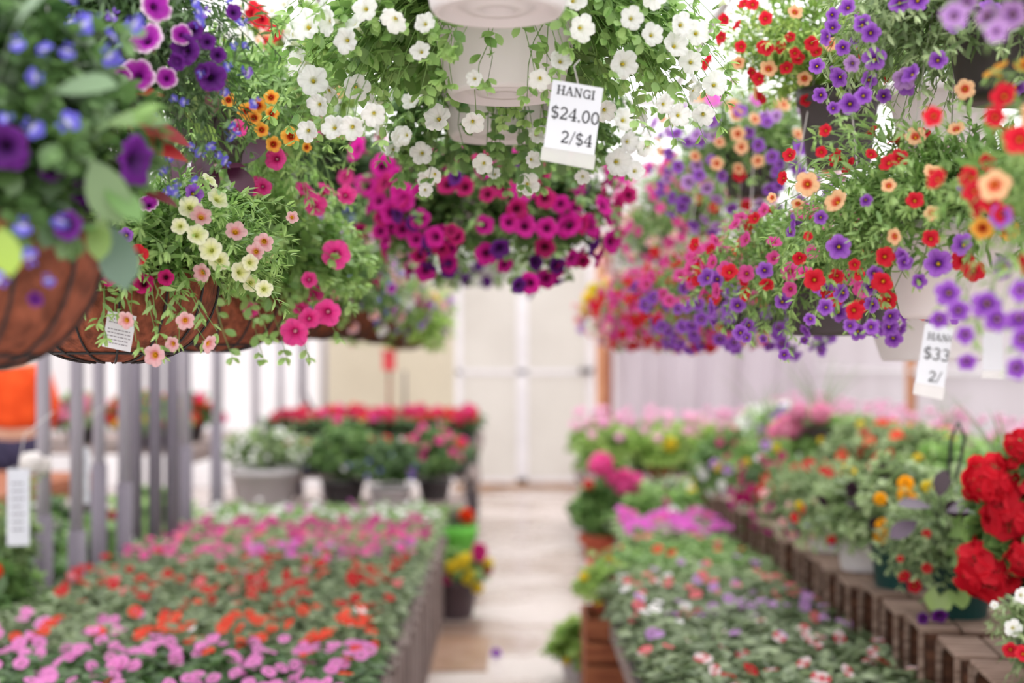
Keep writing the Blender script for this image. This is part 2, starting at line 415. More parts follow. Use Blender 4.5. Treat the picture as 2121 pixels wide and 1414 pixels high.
FL = {}
def reg(key, label, meshes): FL[key] = (label, meshes)
def tri(fn, key, label, *a, **k):
    reg(key, label, [fn(key, *a, seed=11 * i + 3, **k) for i in range(3)])
tri(trumpet, 'white_petunia', 'white petunia flower', [(0, 'd3dc90'), (.15, 'eef0d8'), (.26, 'fdfbfc'), (1, 'ffffff')], tubecol='e9efd6', vein=.03, ruffle=.10, notch=.14)
tri(trumpet, 'magenta_petunia', 'magenta petunia flower', [(0, '3c0a2c'), (.22, '6a0c4a'), (.45, 'd11a93'), (1, 'd9219f')], ruffle=.07, center='4a1030')
tri(trumpet, 'plum_petunia', 'deep purple petunia flower', [(0, '220a30'), (.3, '45125e'), (1, '71228f')], ruffle=.08, center='2a1030')
tri(trumpet, 'crimson_petunia', 'crimson petunia flower', [(0, '3c0a20'), (.25, '6a0c30'), (.5, 'b81566'), (1, 'cf1d78')], ruffle=.06, center='3a1020')
tri(trumpet, 'hotpink_petunia', 'hot pink petunia flower', [(0, 'a01458'), (.25, 'cf2277'), (.5, 'ee3d96'), (1, 'f553a6')], ruffle=.07, center='f0c0d0')
tri(trumpet, 'picotee_petunia', 'purple petunia flower with white rim', [(0, '5a1068'), (.3, '9a1f9e'), (.8, 'b52db0'), (.9, 'e9b8e2'), (1, 'fff4fb')], ruffle=.10, center='501050')
tri(trumpet, 'pink_calibrachoa', 'pale pink flower with yellow and red eye', [(0, 'e0a020'), (.2, 'e8b41e'), (.27, 'd63c4c'), (.4, 'f3b4bb'), (1, 'f6c9cf')], vein=.05, notch=.16, center='e9a91c', cr=.1, tube=.8)
tri(trumpet, 'peach_calibrachoa', 'peach flower with red eye', [(0, 'd8a020'), (.18, 'd13a28'), (.32, 'dd4034'), (.45, 'f6bd8c'), (1, 'f8c79c')], vein=.04, notch=.14, center='eec22a', tube=.8)
tri(trumpet, 'orange_calibrachoa', 'golden orange flower with red eye', [(0, '7a1810'), (.25, 'a82414'), (.42, 'c9421c'), (.55, 'f3a53a'), (1, 'f7b64c')], vein=.06, notch=.14, center='c8781c', tube=.8)
tri(trumpet, 'red_calibrachoa', 'red flower with yellow eye', [(0, 'c88a20'), (.15, '9c1020'), (.35, 'd0142c'), (1, 'e2263a')], vein=.08, notch=.13, center='efb428', cr=.12, tube=.8)
tri(trumpet, 'purple_calibrachoa', 'violet flower with yellow eye', [(0, 'd9b830'), (.16, '4a1870'), (.35, '7a34a8'), (.7, '9d5acb'), (1, 'b06fda')], vein=.2, notch=.15, center='e2bc30', cr=.12, tube=.8)
tri(trumpet, 'lilac_calibrachoa', 'pale lilac flower with darker veins', [(0, 'c0a040'), (.2, '7a4a9a'), (.45, 'b784cf'), (1, 'd0a4e2')], vein=.25, notch=.16, center='c8b050', tube=.8)
tri(trumpet, 'pinkish_calibrachoa', 'bright pink flower with yellow eye', [(0, 'd9a030'), (.18, 'a8145c'), (.4, 'e0479a'), (1, 'e860ac')], vein=.08, notch=.13, center='e8b430', tube=.8)
tri(trumpet, 'cream_calibrachoa', 'cream yellow flower', [(0, 'c9d070'), (.3, 'e9ec9c'), (.6, 'f6f6cc'), (1, 'fafae0')], vein=.1, notch=.12, center='b8c050', tube=.8, tubecol='dbe48c')
tri(trumpet, 'red_petunia', 'red petunia flower', [(0, '700818'), (.3, 'c01428'), (1, 'e8303c')], ruffle=.07, center='700818')
tri(lobelia, 'lobelia', 'small blue lobelia flower', col='6a62d8')
tri(lobelia, 'violet_lobelia', 'small violet lobelia flower', col='8a5fd0')
tri(five_mesh, 'imp_pink', 'light orchid pink impatiens flower', 'ea8fd0', 'd66cb8')
tri(five_mesh, 'imp_magenta', 'magenta impatiens flower', 'cc2c8c', 'a82074')
tri(five_mesh, 'imp_hot', 'bright pink impatiens flower', 'ea62a8', 'd84a94')
tri(five_mesh, 'imp_red', 'red impatiens flower', 'c81c28', 'a01420')
tri(five_mesh, 'imp_orange', 'orange red impatiens flower', 'ef4a36', 'd83c2c')
tri(five_mesh, 'imp_white', 'white impatiens flower', 'f6f2f4', 'efe6ea')
tri(five_mesh, 'imp_coral', 'coral pink impatiens flower', 'f07a86', 'e05a6c')
tri(five_mesh, 'imp_lilac', 'lilac impatiens flower', 'cf9add', 'c088d2')
tri(five_mesh, 'imp_bicolor', 'red and white striped impatiens flower', 'fbe6ea', 'f6b8c2', alt='d8344a')
tri(five_mesh, 'imp_orchid', 'vivid orchid flower', 'e46cd2', 'd456be')
tri(umbel, 'geranium_red', 'red geranium flower head', 'de1b30', 'cc1228', n=17, fl=.58)
tri(umbel, 'geranium_pink', 'rose pink geranium flower head', 'ee5aa6', 'dd4392')
tri(umbel, 'geranium_pale', 'pale pink geranium flower head', 'f4a4c6', 'ea8ab4')
tri(umbel, 'geranium_salmon', 'coral red geranium flower head', 'e84a44', 'd83a38')
tri(umbel, 'geranium_rose', 'deep rose flower head', 'd93a66', 'c62a54')
tri(umbel, 'white_head', 'white flower head', 'f6f2f0', 'e9e2e2')
tri(pompom, 'marigold', 'golden yellow marigold flower', 'fbc41e', 'f0a416')
tri(pompom, 'marigold_lemon', 'lemon yellow flower', 'f3e04a', 'e6cc30')
tri(pompom, 'marigold_red', 'orange red flower', 'e8431e', 'd8350f')
tri(tulip, 'tulip_pink', 'pale pink upright flower', 'f4c4de', 'eaa6cc')
tri(trumpet, 'black_petunia', 'blackish purple petunia flower', [(0, '1a1018'), (1, '3a2230')], ruffle=.12, center='201018')

def put_flower(parent, key, loc, facing, size, rng):
    lab, ms = FL[key]
    o = bpy.data.objects.new('flower', ms[int(rng.integers(len(ms)))])
    COL.objects.link(o); o.parent = parent; o.location = tuple(loc)
    q = Vector(tuple(facing)).to_track_quat('Z', 'Y') @ Matrix.Rotation(rng.uniform(0, 6.28), 3, 'Z').to_quaternion()
    o.rotation_mode = 'QUATERNION'; o.rotation_quaternion = q; o.scale = (size,) * 3
    o['label'] = lab
    return o

# ------------------------------------------------------------------ generic builders
def thing(name, label, cat, loc, rotz=0, group=None):
    o = bpy.data.objects.new(name, None); COL.objects.link(o); o.location = tuple(loc); o.rotation_euler = (0, 0, rotz)
    o.empty_display_size = .05; o['label'] = label; o['category'] = cat
    if group: o['group'] = group
    return o
def link(name, me, parent=None):
    o = bpy.data.objects.new(name, me); COL.objects.link(o)
    if parent: o.parent = parent
    return o
def struct(name, me): o = link(name, me); o['kind'] = 'structure'; return o

class MB:
    def __init__(s): s.v = []; s.f = []
    def box(s, x0, x1, y0, y1, z0, z1, jit=0, rng=None):
        n = len(s.v); s.v += [(x, y, z) for z in (z0, z1) for y in (y0, y1) for x in (x0, x1)]
        s.f += [tuple(n + i for i in q) for q in ((0, 2, 3, 1), (4, 5, 7, 6), (0, 1, 5, 4), (2, 6, 7, 3), (0, 4, 6, 2), (1, 3, 7, 5))]
        return s
    def tube(s, pts, r, seg=8, cap=True):
        pts = np.array(pts, float); n0 = len(s.v); t = unit(np.gradient(pts, axis=0)); K = len(pts)
        a = None
        for k in range(K):
            ref = np.array([0, 0, 1.]) if abs(t[k][2]) < .95 else np.array([1., 0, 0])
            if a is None: a = unit(np.cross(t[k], ref))
            a = unit(a - np.dot(a, t[k]) * t[k]); b = np.cross(t[k], a)
            rr = r[k] if hasattr(r, '__len__') else r
            for i in range(seg):
                q = 2 * PI * i / seg; s.v.append(tuple(pts[k] + rr * (a * math.cos(q) + b * math.sin(q))))
        for k in range(K - 1):
            for i in range(seg):
                j = (i + 1) % seg; p = n0 + k * seg; s.f.append((p + i, p + j, p + seg + j, p + seg + i))
        if cap:
            s.f.append(tuple(n0 + i for i in range(seg))[::-1]); s.f.append(tuple(n0 + (K - 1) * seg + i for i in range(seg)))
        return s
    def lathe(s, prof, seg=40, rib=0, ribn=0):
        n0 = len(s.v)
        for r, z in prof:
            for i in range(seg):
                q = 2 * PI * i / seg; rr = r * (1 + rib * math.cos(ribn * q)) if rib else r
                s.v.append((rr * math.cos(q), rr * math.sin(q), z))
        for k in range(len(prof) - 1):
            for i in range(seg):
                j = (i + 1) % seg; p = n0 + k * seg; s.f.append((p + i, p + j, p + seg + j, p + seg + i))
        return s
    def poly(s, pts): n = len(s.v); s.v += [tuple(p) for p in pts]; s.f.append(tuple(range(n, n + len(pts)))); return s
    def mesh(s, name, m, smooth=False, bevel=0):
        me = bpy.data.meshes.new(name); me.from_pydata(s.v, [], s.f); me.update()
        if smooth: me.polygons.foreach_set('use_smooth', np.ones(len(me.polygons), bool))
        me.materials.append(m); return me
    def build(s, name, m, parent=None, smooth=False, bevel=0):
        o = link(name, s.mesh(name, m, smooth), parent)
        if bevel:
            b = o.modifiers.new('bevel', 'BEVEL'); b.width = bevel; b.segments = 2
        return o

# pots: origin at the base centre
_pots = {}
def pot_mesh(kind, r, h):
    k = (kind, r, h)
    if k in _pots: return _pots[k]
    m = MB()
    if kind == 'white':
        prof = [(0, .012), (r * .16, .012), (r * .18, .004), (r * .36, .004), (r * .38, .010), (r * .60, .010), (r * .64, 0), (r * .70, 0), (r * .74, .008), (r * .92, h * .80), (r * .95, h * .82), (r, h * .84), (r * 1.02, h), (r * .97, h), (r * .93, h * .86), (r * .9, h * .8), (0, h * .8)]
        mt = M_WHITEPOT; sm = True
    elif kind in ('dark', 'plum', 'grey', 'lime', 'whitetub'):
        prof = [(0, 0), (r * .74, 0), (r * .78, .01), (r * .95, h * .80), (r * 1.02, h * .82), (r * 1.04, h), (r * .98, h), (r * .9, h * .85), (0, h * .85)]
        mt = {'dark': M_DARKPOT, 'plum': M_PLUMPOT, 'grey': M_GREYPOT, 'lime': M_LIME, 'whitetub': M_WHITEPOT}[kind]
    elif kind == 'green':
        prof = [(0, 0), (r * .72, 0), (r * .76, .01), (r * .96, h * .9), (r * 1.03, h * .91), (r * 1.04, h), (r * .98, h), (r * .92, h * .88), (0, h * .88)]; mt = M_GREENPOT
    else:
        prof = [(0, 0), (r * .55, 0), (r * .62, .02), (r * .82, h * .5), (r * .88, h * .76), (r * .9, h * .78), (r * 1.08, h * .80), (r * 1.1, h * .97), (r * 1.04, h), (r * .95, h), (r * .88, h * .84), (0, h * .84)]; mt = M_TERRA
    m.lathe(prof, 72 if kind == 'green' else 48, .018 if kind == 'green' else 0, 24)
    me = m.mesh(kind + '_pot', mt, True); _pots[k] = me
    return me

def hanger(parent, r, z, top, m, n=3, rad=.0016, rot=.5, dx=0):
    mb = MB()
    for k in range(n):
        a = rot + k * 2 * PI / n
        mb.tube([(r * math.cos(a), r * math.sin(a), z), (r * .5 * math.cos(a), r * .5 * math.sin(a), z + (top - z) * .55 * .6), (dx, 0, z + (top - z) * .62)], rad, 5)
    mb.tube([(dx, 0, z + (top - z) * .62), (dx, 0, top - .03), (dx + .015, 0, top - .005), (dx + .03, 0, top - .015)], rad * 1.3, 6)
    return mb.build('hanger', m, parent, True)

def bowl(parent, r, h, seed=0):
    """round bottomed coco liner held by a dark wire frame, base at z=0"""
    prof = []
    for i in range(15):
        t = i / 14; prof.append((r * (math.sin(t * PI / 2) ** .72), h * (1 - math.cos(t * PI / 2) ** 1.0) * 1.0 if t < 1 else h))
    prof[0] = (0, .0)
    p2 = prof + [(r * .97, h + .006), (r * .93, h), (r * .85, h * .7), (0, h * .6)]
    MB().lathe(p2, 64).build('coco_liner', M_COCO, parent, True)
    w = MB()
    for k in range(14):
        a = 2 * PI * k / 14 + .1
        w.tube([((p[0] + .003) * math.cos(a), (p[0] + .003) * math.sin(a), p[1] - .002) for p in prof[1:]], .0022, 5)
    for t in (4, 14):
        rr, z = prof[t]; rr += .005
        w.tube([(rr * math.cos(q), rr * math.sin(q), z) for q in np.linspace(0, 2 * PI, 41)], .0026, 5, False)
    w.build('wire_frame', M_WIRE, parent, True)

# ------------------------------------------------------------------ hanging basket / potted plant
def plant(name, label, cat, base, pot, r, h, c, rad, leaf='lance', ls=.03, green='fresh', nst=90, inner=900, flowers=(), nfl=60,
          fixed=(), trails=(), seed=1, zlow=-.6, top=None, open_front=False, open_hi=.35, open_lo=-2, fsize=.014, group=None, extra=None, hang_m=None, cy=None, ymax=.25, stem_below=9999, mass=0, nodes=9, rotz=0):
    """base: world position of the pot's base centre. c: shell centre relative to base. flowers: (key, weight, size, zlo, zhi).
    fixed: (key, px, py, size_px_diameter) seen positions. trails: (px, py) where a long shoot ends."""
    base = np.array(base, float); rng = np.random.default_rng(seed + 1000)
    t = thing(name, label, cat, base, 0, group)
    c = np.array(c, float); rad = np.array(rad, float)
    if pot == 'coco': bowl(t, r, h); 
    elif pot: link('pot', pot_mesh(pot, r, h), t)
    if top: hanger(t, r * .98, h, top - base[2], hang_m or M_CLEARWIRE, rot=seed * .7)
    def world_on_shell(px, py):
        o = np.array([0, 0, CH]) - base - c; dr = P(px, py, 1.0) - np.array([0, 0, CH])
        R = np.array([rad[0], rad[1], rad[2] if (750 - py) / F * base[1] + CH > base[2] + c[2] else rad[3]])
        A = (dr / R) @ (dr / R); B = 2 * (o / R) @ (dr / R); Cc = (o / R) @ (o / R) - 1
        D = B * B - 4 * A * Cc
        if D <= 0:
            hx = ((px - 1060.5) / F * base[1] - base[0] - c[0]) / rad[0]
            yy = base[1] + c[1] - rad[1] * .9 * math.sqrt(max(0, 1 - min(1, hx * hx)))
            return P(px, py, yy) - base
        s = (-B - math.sqrt(D)) / (2 * A)
        return np.array([0, 0, CH]) - base + dr * s
    targ = []; fx = []
    for k, px, py, dia in fixed:
        q = world_on_shell(px, py); fx.append((k, q, dia * (q[1] + base[1]) / F / 2)); 
        if py < stem_below: targ.append(q - unit(q - c) * .012 - np.array([0, -.016, .006]))

    for px, py in trails: targ.append(world_on_shell(px, py))
    # free flowers on the shell
    fr = []
    if flowers:
        w = np.array([f[1] for f in flowers], float); w /= w.sum(); tries = 0
        while len(fr) < nfl + mass and tries < 60000:
            tries += 1
            d = rng.normal(size=3); d /= np.linalg.norm(d)
            if d[2] < zlow or d[1] > ymax: continue
            fl = flowers[int(rng.choice(len(flowers), p=w))]
            if not (fl[3] <= d[2] <= fl[4]): continue
            if open_front and d[1] < -.15 and abs(d[0]) < .5 and open_lo < d[2] < .35: continue
            q = c + d * np.array([rad[0], rad[1], rad[2] if d[2] > 0 else rad[3]]) * rng.uniform(.9, 1.1)
            if any(np.linalg.norm(q - g[1]) < fl[2] * 1.3 for g in fr[-400:]) and tries < 30000: continue
            if np.hypot(q[0], q[1]) < r * 1.1 and q[2] < h: continue
            fr.append((fl[0], q, fl[2] * rng.uniform(.85, 1.12)))
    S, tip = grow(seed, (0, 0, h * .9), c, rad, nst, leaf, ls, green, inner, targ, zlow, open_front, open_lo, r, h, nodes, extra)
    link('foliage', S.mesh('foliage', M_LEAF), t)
    for k, q, s in fx:
        f = unit(unit(q - c) * .45 + np.array([0, -1., .0]) + rng.normal(size=3) * .33)
        put_flower(t, k, q + f * .012, f, s, rng)
    room = max(0, 98 - len(fx)); n = 0; MS = Soup(); nm = 0
    for k, q, s in fr:
        f = unit(unit(q - c) + np.array([0, -.3, .05]) + rng.normal(size=3) * .35)
        if n < room: put_flower(t, k, q + f * .006, f, s, rng); n += 1
        else:
            me = FL[k][1][nm % 3]; nv = len(me.vertices); v = np.zeros(nv * 3, np.float32); me.vertices.foreach_get('co', v)
            cc = np.zeros(nv * 4, np.float32); me.color_attributes[0].data.foreach_get('color', cc)
            ff = np.zeros(len(me.polygons) * 3, np.int32); me.loops.foreach_get('vertex_index', ff)
            MS.add(v.reshape(-1, 3) @ (rot_to(f, rng.uniform(0, 6)) * s).T + q, ff.reshape(-1, 3), cc.reshape(-1, 4)[:, :3]); nm += 1
    if nm:
        o = link('small_bloom', MS.mesh('small_bloom', M_PETAL), t); o['kind'] = 'stuff'; o['label'] = 'the smaller flowers scattered over the foliage'
    return t
# ================================================================== camera, light
cam = bpy.data.cameras.new('camera'); co = bpy.data.objects.new('camera', cam); COL.objects.link(co); sc.camera = co
co.location = (0, 0, CH); co.rotation_euler = (PI / 2, 0, 0)
cam.sensor_width = 36; cam.lens = 50; cam.shift_y = 43 / 2121
cam.dof.use_dof = True; cam.dof.focus_distance = 2.5; cam.dof.aperture_fstop = 1.9; cam.clip_start = .05
w = bpy.data.worlds.new('overcast'); sc.world = w; w.use_nodes = True; nt = w.node_tree; nt.nodes.clear()
o_ = nt.nodes.new('ShaderNodeOutputWorld'); bg = nt.nodes.new('ShaderNodeBackground')
tc = nt.nodes.new('ShaderNodeTexCoord'); sx = nt.nodes.new('ShaderNodeSeparateXYZ'); cr = nt.nodes.new('ShaderNodeValToRGB')
nt.links.new(tc.outputs['Generated'], sx.inputs[0]); mr = nt.nodes.new('ShaderNodeMapRange'); mr.inputs[1].default_value = -1; nt.links.new(sx.outputs[2], mr.inputs[0])
nt.links.new(mr.outputs[0], cr.inputs[0]); e = cr.color_ramp.elements
e[0].position = .47; e[0].color = (.62, .60, .56, 1); e[1].position = .53; e[1].color = (1, 1, 1.0, 1)
nt.links.new(cr.outputs[0], bg.inputs[0]); bg.inputs[1].default_value = 1.75; nt.links.new(bg.outputs[0], o_.inputs[0])
sl = bpy.data.lights.new('sun', 'SUN'); sl.energy = 1.6; sl.angle = .6; sl.color = (1, .985, .96)
so = bpy.data.objects.new('sun', sl); COL.objects.link(so); so.rotation_euler = (math.radians(-38), math.radians(14), 0)
sc.view_settings.view_transform = 'Standard'; sc.view_settings.exposure = .58; sc.view_settings.gamma = 1.05
sc.cycles.max_bounces = 7; sc.cycles.transparent_max_bounces = 10; sc.cycles.sample_clamp_indirect = 6

# ================================================================== the greenhouse
XL, XR, YB, YF, ZE = -5.0, 3.6, 17.0, -1.6, 2.95
struct('floor', MB().box(XL - .3, XR + .3, YF, YB + .3, -.1, 0).mesh('floor', M_FLOOR))
m = MB(); rows = 7
arch = [(XL, ZE), (-3.6, 3.7), (-2.1, 4.15), (-.7, 4.3), (.7, 4.15), (2.2, 3.7), (XR, ZE)]
for i in range(6):
    (a, za), (b, zb) = arch[i], arch[i + 1]
    m.poly([(a, YF, za), (b, YF, zb), (b, YB, zb), (a, YB, za)])
struct('ceiling', m.mesh('ceiling', M_ROOF))
struct('wall_left', MB().poly([(XL, YF, 0), (XL, YB, 0), (XL, YB, ZE), (XL, YF, ZE)]).mesh('wall_left', M_WALLFILM))
struct('wall_right', MB().poly([(XR, YF, 0), (XR, YB, 0), (XR, YB, ZE), (XR, YF, ZE)]).mesh('wall_right', M_SIDEFILM))
struct('wall_back', MB().poly([(XL, YB + .12, 0), (XR, YB + .12, 0)] + [(x, YB + .12, z) for x, z in arch[::-1]]).mesh('wall_back', M_WALLFILM))
k = 0
for y in np.arange(2.6, 17, 2.4):
    mb = MB(); mb.tube([(x, y, z - .04) for x, z in arch], .022, 8); 
    struct('trim_%d' % (k + 1), mb.mesh('rafter', M_PIPE)); k += 1
for y in np.arange(5.0, 17, 2.4):
    struct('trim_%d' % (k + 1), MB().tube([(XL, y, 2.86), (XR, y, 2.86)], .035, 10).mesh('cross_pipe', M_PIPE)); k += 1
for i, (x, nm) in enumerate(((-.68, 'left'), (-.01, 'middle'), (.76, 'right'))):
    struct('trim_%d' % (k + 1), MB().tube([(x, -.5, 2.78), (x, 16.5, 2.78)], .02, 8).mesh('basket_rail', M_PIPE)); k += 1
for y in (12.6, 9.2):
    struct('trim_%d' % (k + 1), MB().box(XR - .09, XR - .02, y, y + .09, 0, ZE).mesh('timber_stud', M_TIMBER)); k += 1
struct('trim_%d' % (k + 1), MB().box(XR - .07, XR - .02, YF, YB, 1.40, 1.44).mesh('wall_rail', M_PIPE)); k += 1
# back doors: two translucent leaves
def door(n, x0, x1, panel):
    d = MB()
    for a, b, c, e in ((x0, x0 + .06, .04, 2.9), (x1 - .06, x1, .04, 2.9), (x0, x1, .04, .12), (x0, x1, 1.36, 1.41), (x0, x1, 2.84, 2.9)): d.box(a, b, YB - .03, YB + .01, c, e)
    o = struct('door_%d' % n, d.mesh('door_frame', M_PIPE))
    link('door_panel', MB().poly([(x0 + .05, YB, .1), (x1 - .05, YB, .1), (x1 - .05, YB, 2.85), (x0 + .05, YB, 2.85)]).mesh('door_panel', panel), o)
    return o
door(1, -.66, .12, M_DOORP); d2 = door(2, .125, .95, M_DOORP)
link('door_latch', MB().box(.80, .97, YB - .09, YB - .03, 1.37, 1.43).mesh('latch', M_DARKMETAL), d2)
struct('window_1', MB().poly([(-2.3, YB - .02, .5), (-.68, YB - .02, .5), (-.68, YB - .02, 2.6), (-2.3, YB - .02, 2.6)]).mesh('yellowed_pane', M_YELP))
struct('trim_%d' % (k + 1), MB().box(-.7, 1.0, YB - .14, YB - .03, .0, .06).mesh('threshold', mat('sill_wood', 'b08a6c', .7, '8d6c54', 6))); k += 1
struct('trim_%d' % (k + 1), MB().box(1.0, 1.11, YB - .12, YB, 0, 2.95).mesh('door_post', M_TIMBER)); k += 1
struct('trim_%d' % (k + 1), MB().box(1.11, 1.2, YB - .08, YB, 0, 2.95).mesh('door_post_side', M_TIMBERD)); k += 1
# draped sheet on the back wall
nx, nz = 140, 24; V = []; Fc = []
for j in range(nz):
    z = 2.8 * j / (nz - 1) + .1
    for i in range(nx):
        u = i / (nx - 1); x = 1.22 + u * 2.33
        sk = (u * 16 + (1 - z / 2.9) * 1.8 * (.4 + u))
        V.append((x, YB - .2 + .085 * math.sin(sk * 1.7) + .04 * math.sin(sk * 3.9 + z), z))
for j in range(nz - 1):
    for i in range(nx - 1): a = j * nx + i; Fc.append((a, a + 1, a + nx + 1, a + nx))
mb = MB(); mb.v = V; mb.f = Fc
o = mb.build('plastic_curtain', M_DRAPE, None, True); o['label'] = 'pale translucent plastic sheet hanging in folds right of the timber door post'; o['category'] = 'curtain'

# ---------------------------------------------------------------- posts on the left
posts = [(-1.79, 4.75, 'nearest grey post at the left edge of the photo'), (-1.96, 5.95, 'grey tube post in front of the orange jumper, left of its close neighbour'), (-1.86, 6.08, 'grey tube post just right of the orange jumper, right one of a close pair'),
         (-1.96, 6.75, 'grey tube post in the middle pair behind the second coco basket, left one'), (-1.86, 6.82, 'grey tube post in the middle pair behind the second coco basket, right one'),
         (-1.96, 7.4, 'left tube of the tight cluster of three dark grey posts'), (-1.87, 7.45, 'middle tube of the tight cluster of three dark grey posts'), (-1.79, 7.5, 'right tube of the tight cluster of three dark grey posts'),
         (-1.88, 8.2, 'grey post with a wide lower sleeve right of the cluster of three'), (-1.86, 8.95, 'slim grey post with sleeve between red flowers, left of the white planter'),
         (-2.1, 10.2, 'far slim grey post behind the left end of the white planter'), (-2.02, 11.2, 'far slim grey post behind the middle of the white planter'), (-2.02, 12.4, 'far slim grey post behind the right end of the white planter'), (-2.02, 13.6, 'fourth far slim post, left of the red feeder'), (-1.9, 14.4, 'farthest slim post on the left before the yellowed pane')]
for i, (x, y, lb) in enumerate(posts):
    t = thing('tube_post', lb, 'post', (x, y, 0), 0, 'grey tube posts along the left side')
    r = .034 if y < 10 else .03
    MB().tube([(0, 0, .0), (0, 0, 2.83)], r * .86, 14).build('tube', M_POST, t, True)
    MB().tube([(0, 0, 0), (0, 0, [.98, .86, .78, 1.02, .92, 2.2, 2.2, 2.2, 1.02, 1.12][i] if i < 10 else .95)], r * 1.12, 14).build('sleeve', M_SLEEVE, t, True)

# ---------------------------------------------------------------- benches
def bench(name, label, x0, x1, y0, y1, z, topm, slat_side=None, leg=M_DARKMETAL, cat='bench'):
    t = thing(name, label, cat, ((x0 + x1) / 2, (y0 + y1) / 2, 0)); hx = (x1 - x0) / 2; hy = (y1 - y0) / 2
    mb = MB(); n = max(3, int(2 * hx / .16)); ww = 2 * hx / n
    for i in range(n): mb.box(-hx + i * ww + .008, -hx + (i + 1) * ww - .008, -hy, hy, z - .025, z)
    mb.build('bench_top', topm, t)
    for s in (-1, 1): MB().box(s * hx - .02, s * hx + .02, -hy, hy, z - .12, z - .026).build('side_rail', topm, t)
    ny = max(2, int(2 * hy / 1.3) + 1)
    for i in range(ny):
        for s in (-1, 1):
            y = -hy + .05 + (2 * hy - .1) * i / (ny - 1); xx = s * (hx - .05)
            MB().box(xx - .025, xx + .025, y - .025, y + .025, 0, z - .026).build('leg', leg, t)
    if slat_side:
        y = -hy; i = 0; rng = np.random.default_rng(5)
        while y < hy - .08:
            ww = rng.uniform(.07, .11)
            MB().box(slat_side * hx + slat_side * .024 - .009, slat_side * hx + slat_side * .024 + .009, y, y + ww, .0, z - .01 + rng.uniform(-.02, .02)).build('side_slat', M_GREYWOOD, t)
            y += ww + rng.uniform(.08, .18)
    return t
ZB = .44
bench('plant_bench', 'weathered grey slatted bench of bedding flowers left of the path', -1.86, -.43, 3.4, 8.9, ZB, M_GREYWOODY, 1)
bench('plant_bench', 'dark legged bench of impatiens right of the path, below the crates', .44, 1.13, 3.2, 6.85, ZB, M_GREYWOODY)
bench('plant_bench', 'short bench under the orchid pink flowers at the far end of the right row', .585, 1.13, 6.88, 8.3, ZB, M_GREYWOODY)

_ff = {}
def flat_foliage(v, w, d, green, n, ls, kind='ovate', hh=.11):
    key = (v, w, d, green, n, ls, kind, hh)
    if key in _ff: return _ff[key]
    rng = np.random.default_rng(v * 7 + 1); S = Soup(); g0, g1 = [lin(q) for q in GREEN[green]]
    q = np.stack([rng.uniform(-w / 2 - .02, w / 2 + .02, n), rng.uniform(-d / 2 - .02, d / 2 + .02, n), np.zeros(n)], 1)
    hgt = hh + .018 * np.sin(q[:, 0] * 31 + v) + .02 * np.sin(q[:, 1] * 23 + v * 2)
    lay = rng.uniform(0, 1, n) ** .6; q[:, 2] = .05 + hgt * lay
    a = rng.uniform(0, 2 * PI, n); u = np.stack([np.cos(a), np.sin(a), rng.uniform(-.25, .5, n)], 1)
    nr = np.array([0, 0, 1.]) + rng.normal(size=(n, 3)) * .28
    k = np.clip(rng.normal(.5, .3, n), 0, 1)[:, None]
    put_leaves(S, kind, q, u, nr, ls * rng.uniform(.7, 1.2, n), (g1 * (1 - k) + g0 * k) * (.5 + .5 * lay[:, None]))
    p0 = q[:60] * np.array([.8, .8, 0]) + [0, 0, .03]; tubes(S, bez(p0, (p0 + q[:60]) / 2, q[:60], np.linspace(0, 1, 4)), .003, lin('8aa070'))
    _ff[key] = S.mesh('foliage', M_LEAF); return _ff[key]
_tray = {}
def tray_mesh(w, d):
    if (w, d) not in _tray:
        mb = MB(); mb.box(-w / 2, w / 2, -d / 2, d / 2, 0, .02)
        for s in (-1, 1): mb.box(s * w / 2 - .004, s * w / 2 + .004, -d / 2, d / 2, .005, .062); mb.box(-w / 2, w / 2, s * d / 2 - .004, s * d / 2 + .004, .005, .062)
        for i in (-1, 0, 1): mb.box(-w / 2 + .01, w / 2 - .01, i * d * .25 - .003, i * d * .25 + .003, .02, .055)
        _tray[(w, d)] = mb.mesh('tray', M_TRAY)
    return _tray[(w, d)]
def flat(name, label, loc, fl, n, size, v, group, w=.26, d=.46, green='grey', nleaf=330, ls=.052, hh=.11, kind='ovate', cat='flower tray', face=(0, -.5, 1)):
    t = thing(name, label, cat, loc, 0, group); rng = np.random.default_rng(int(abs(loc[0] * 1000) + abs(loc[1]) * 7777) + v)
    link('tray', tray_mesh(w, d), t)
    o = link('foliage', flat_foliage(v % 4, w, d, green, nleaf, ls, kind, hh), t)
    if v % 2: o.rotation_euler = (0, 0, PI)
    keys = [f[0] for f in fl]; ws = np.array([f[1] for f in fl], float); ws /= ws.sum()
    for i in range(n):
        x, y = rng.uniform(-w / 2, w / 2), rng.uniform(-d / 2, d / 2)
        k = keys[int(rng.choice(len(keys), p=ws))]
        q = (x, y, .055 + hh + .02 * math.sin(x * 31 + v) + rng.uniform(-.008, .022))
        put_flower(t, k, q, unit(np.array(face) + rng.normal(size=3) * .32), size * rng.uniform(.8, 1.15), rng)
    return t
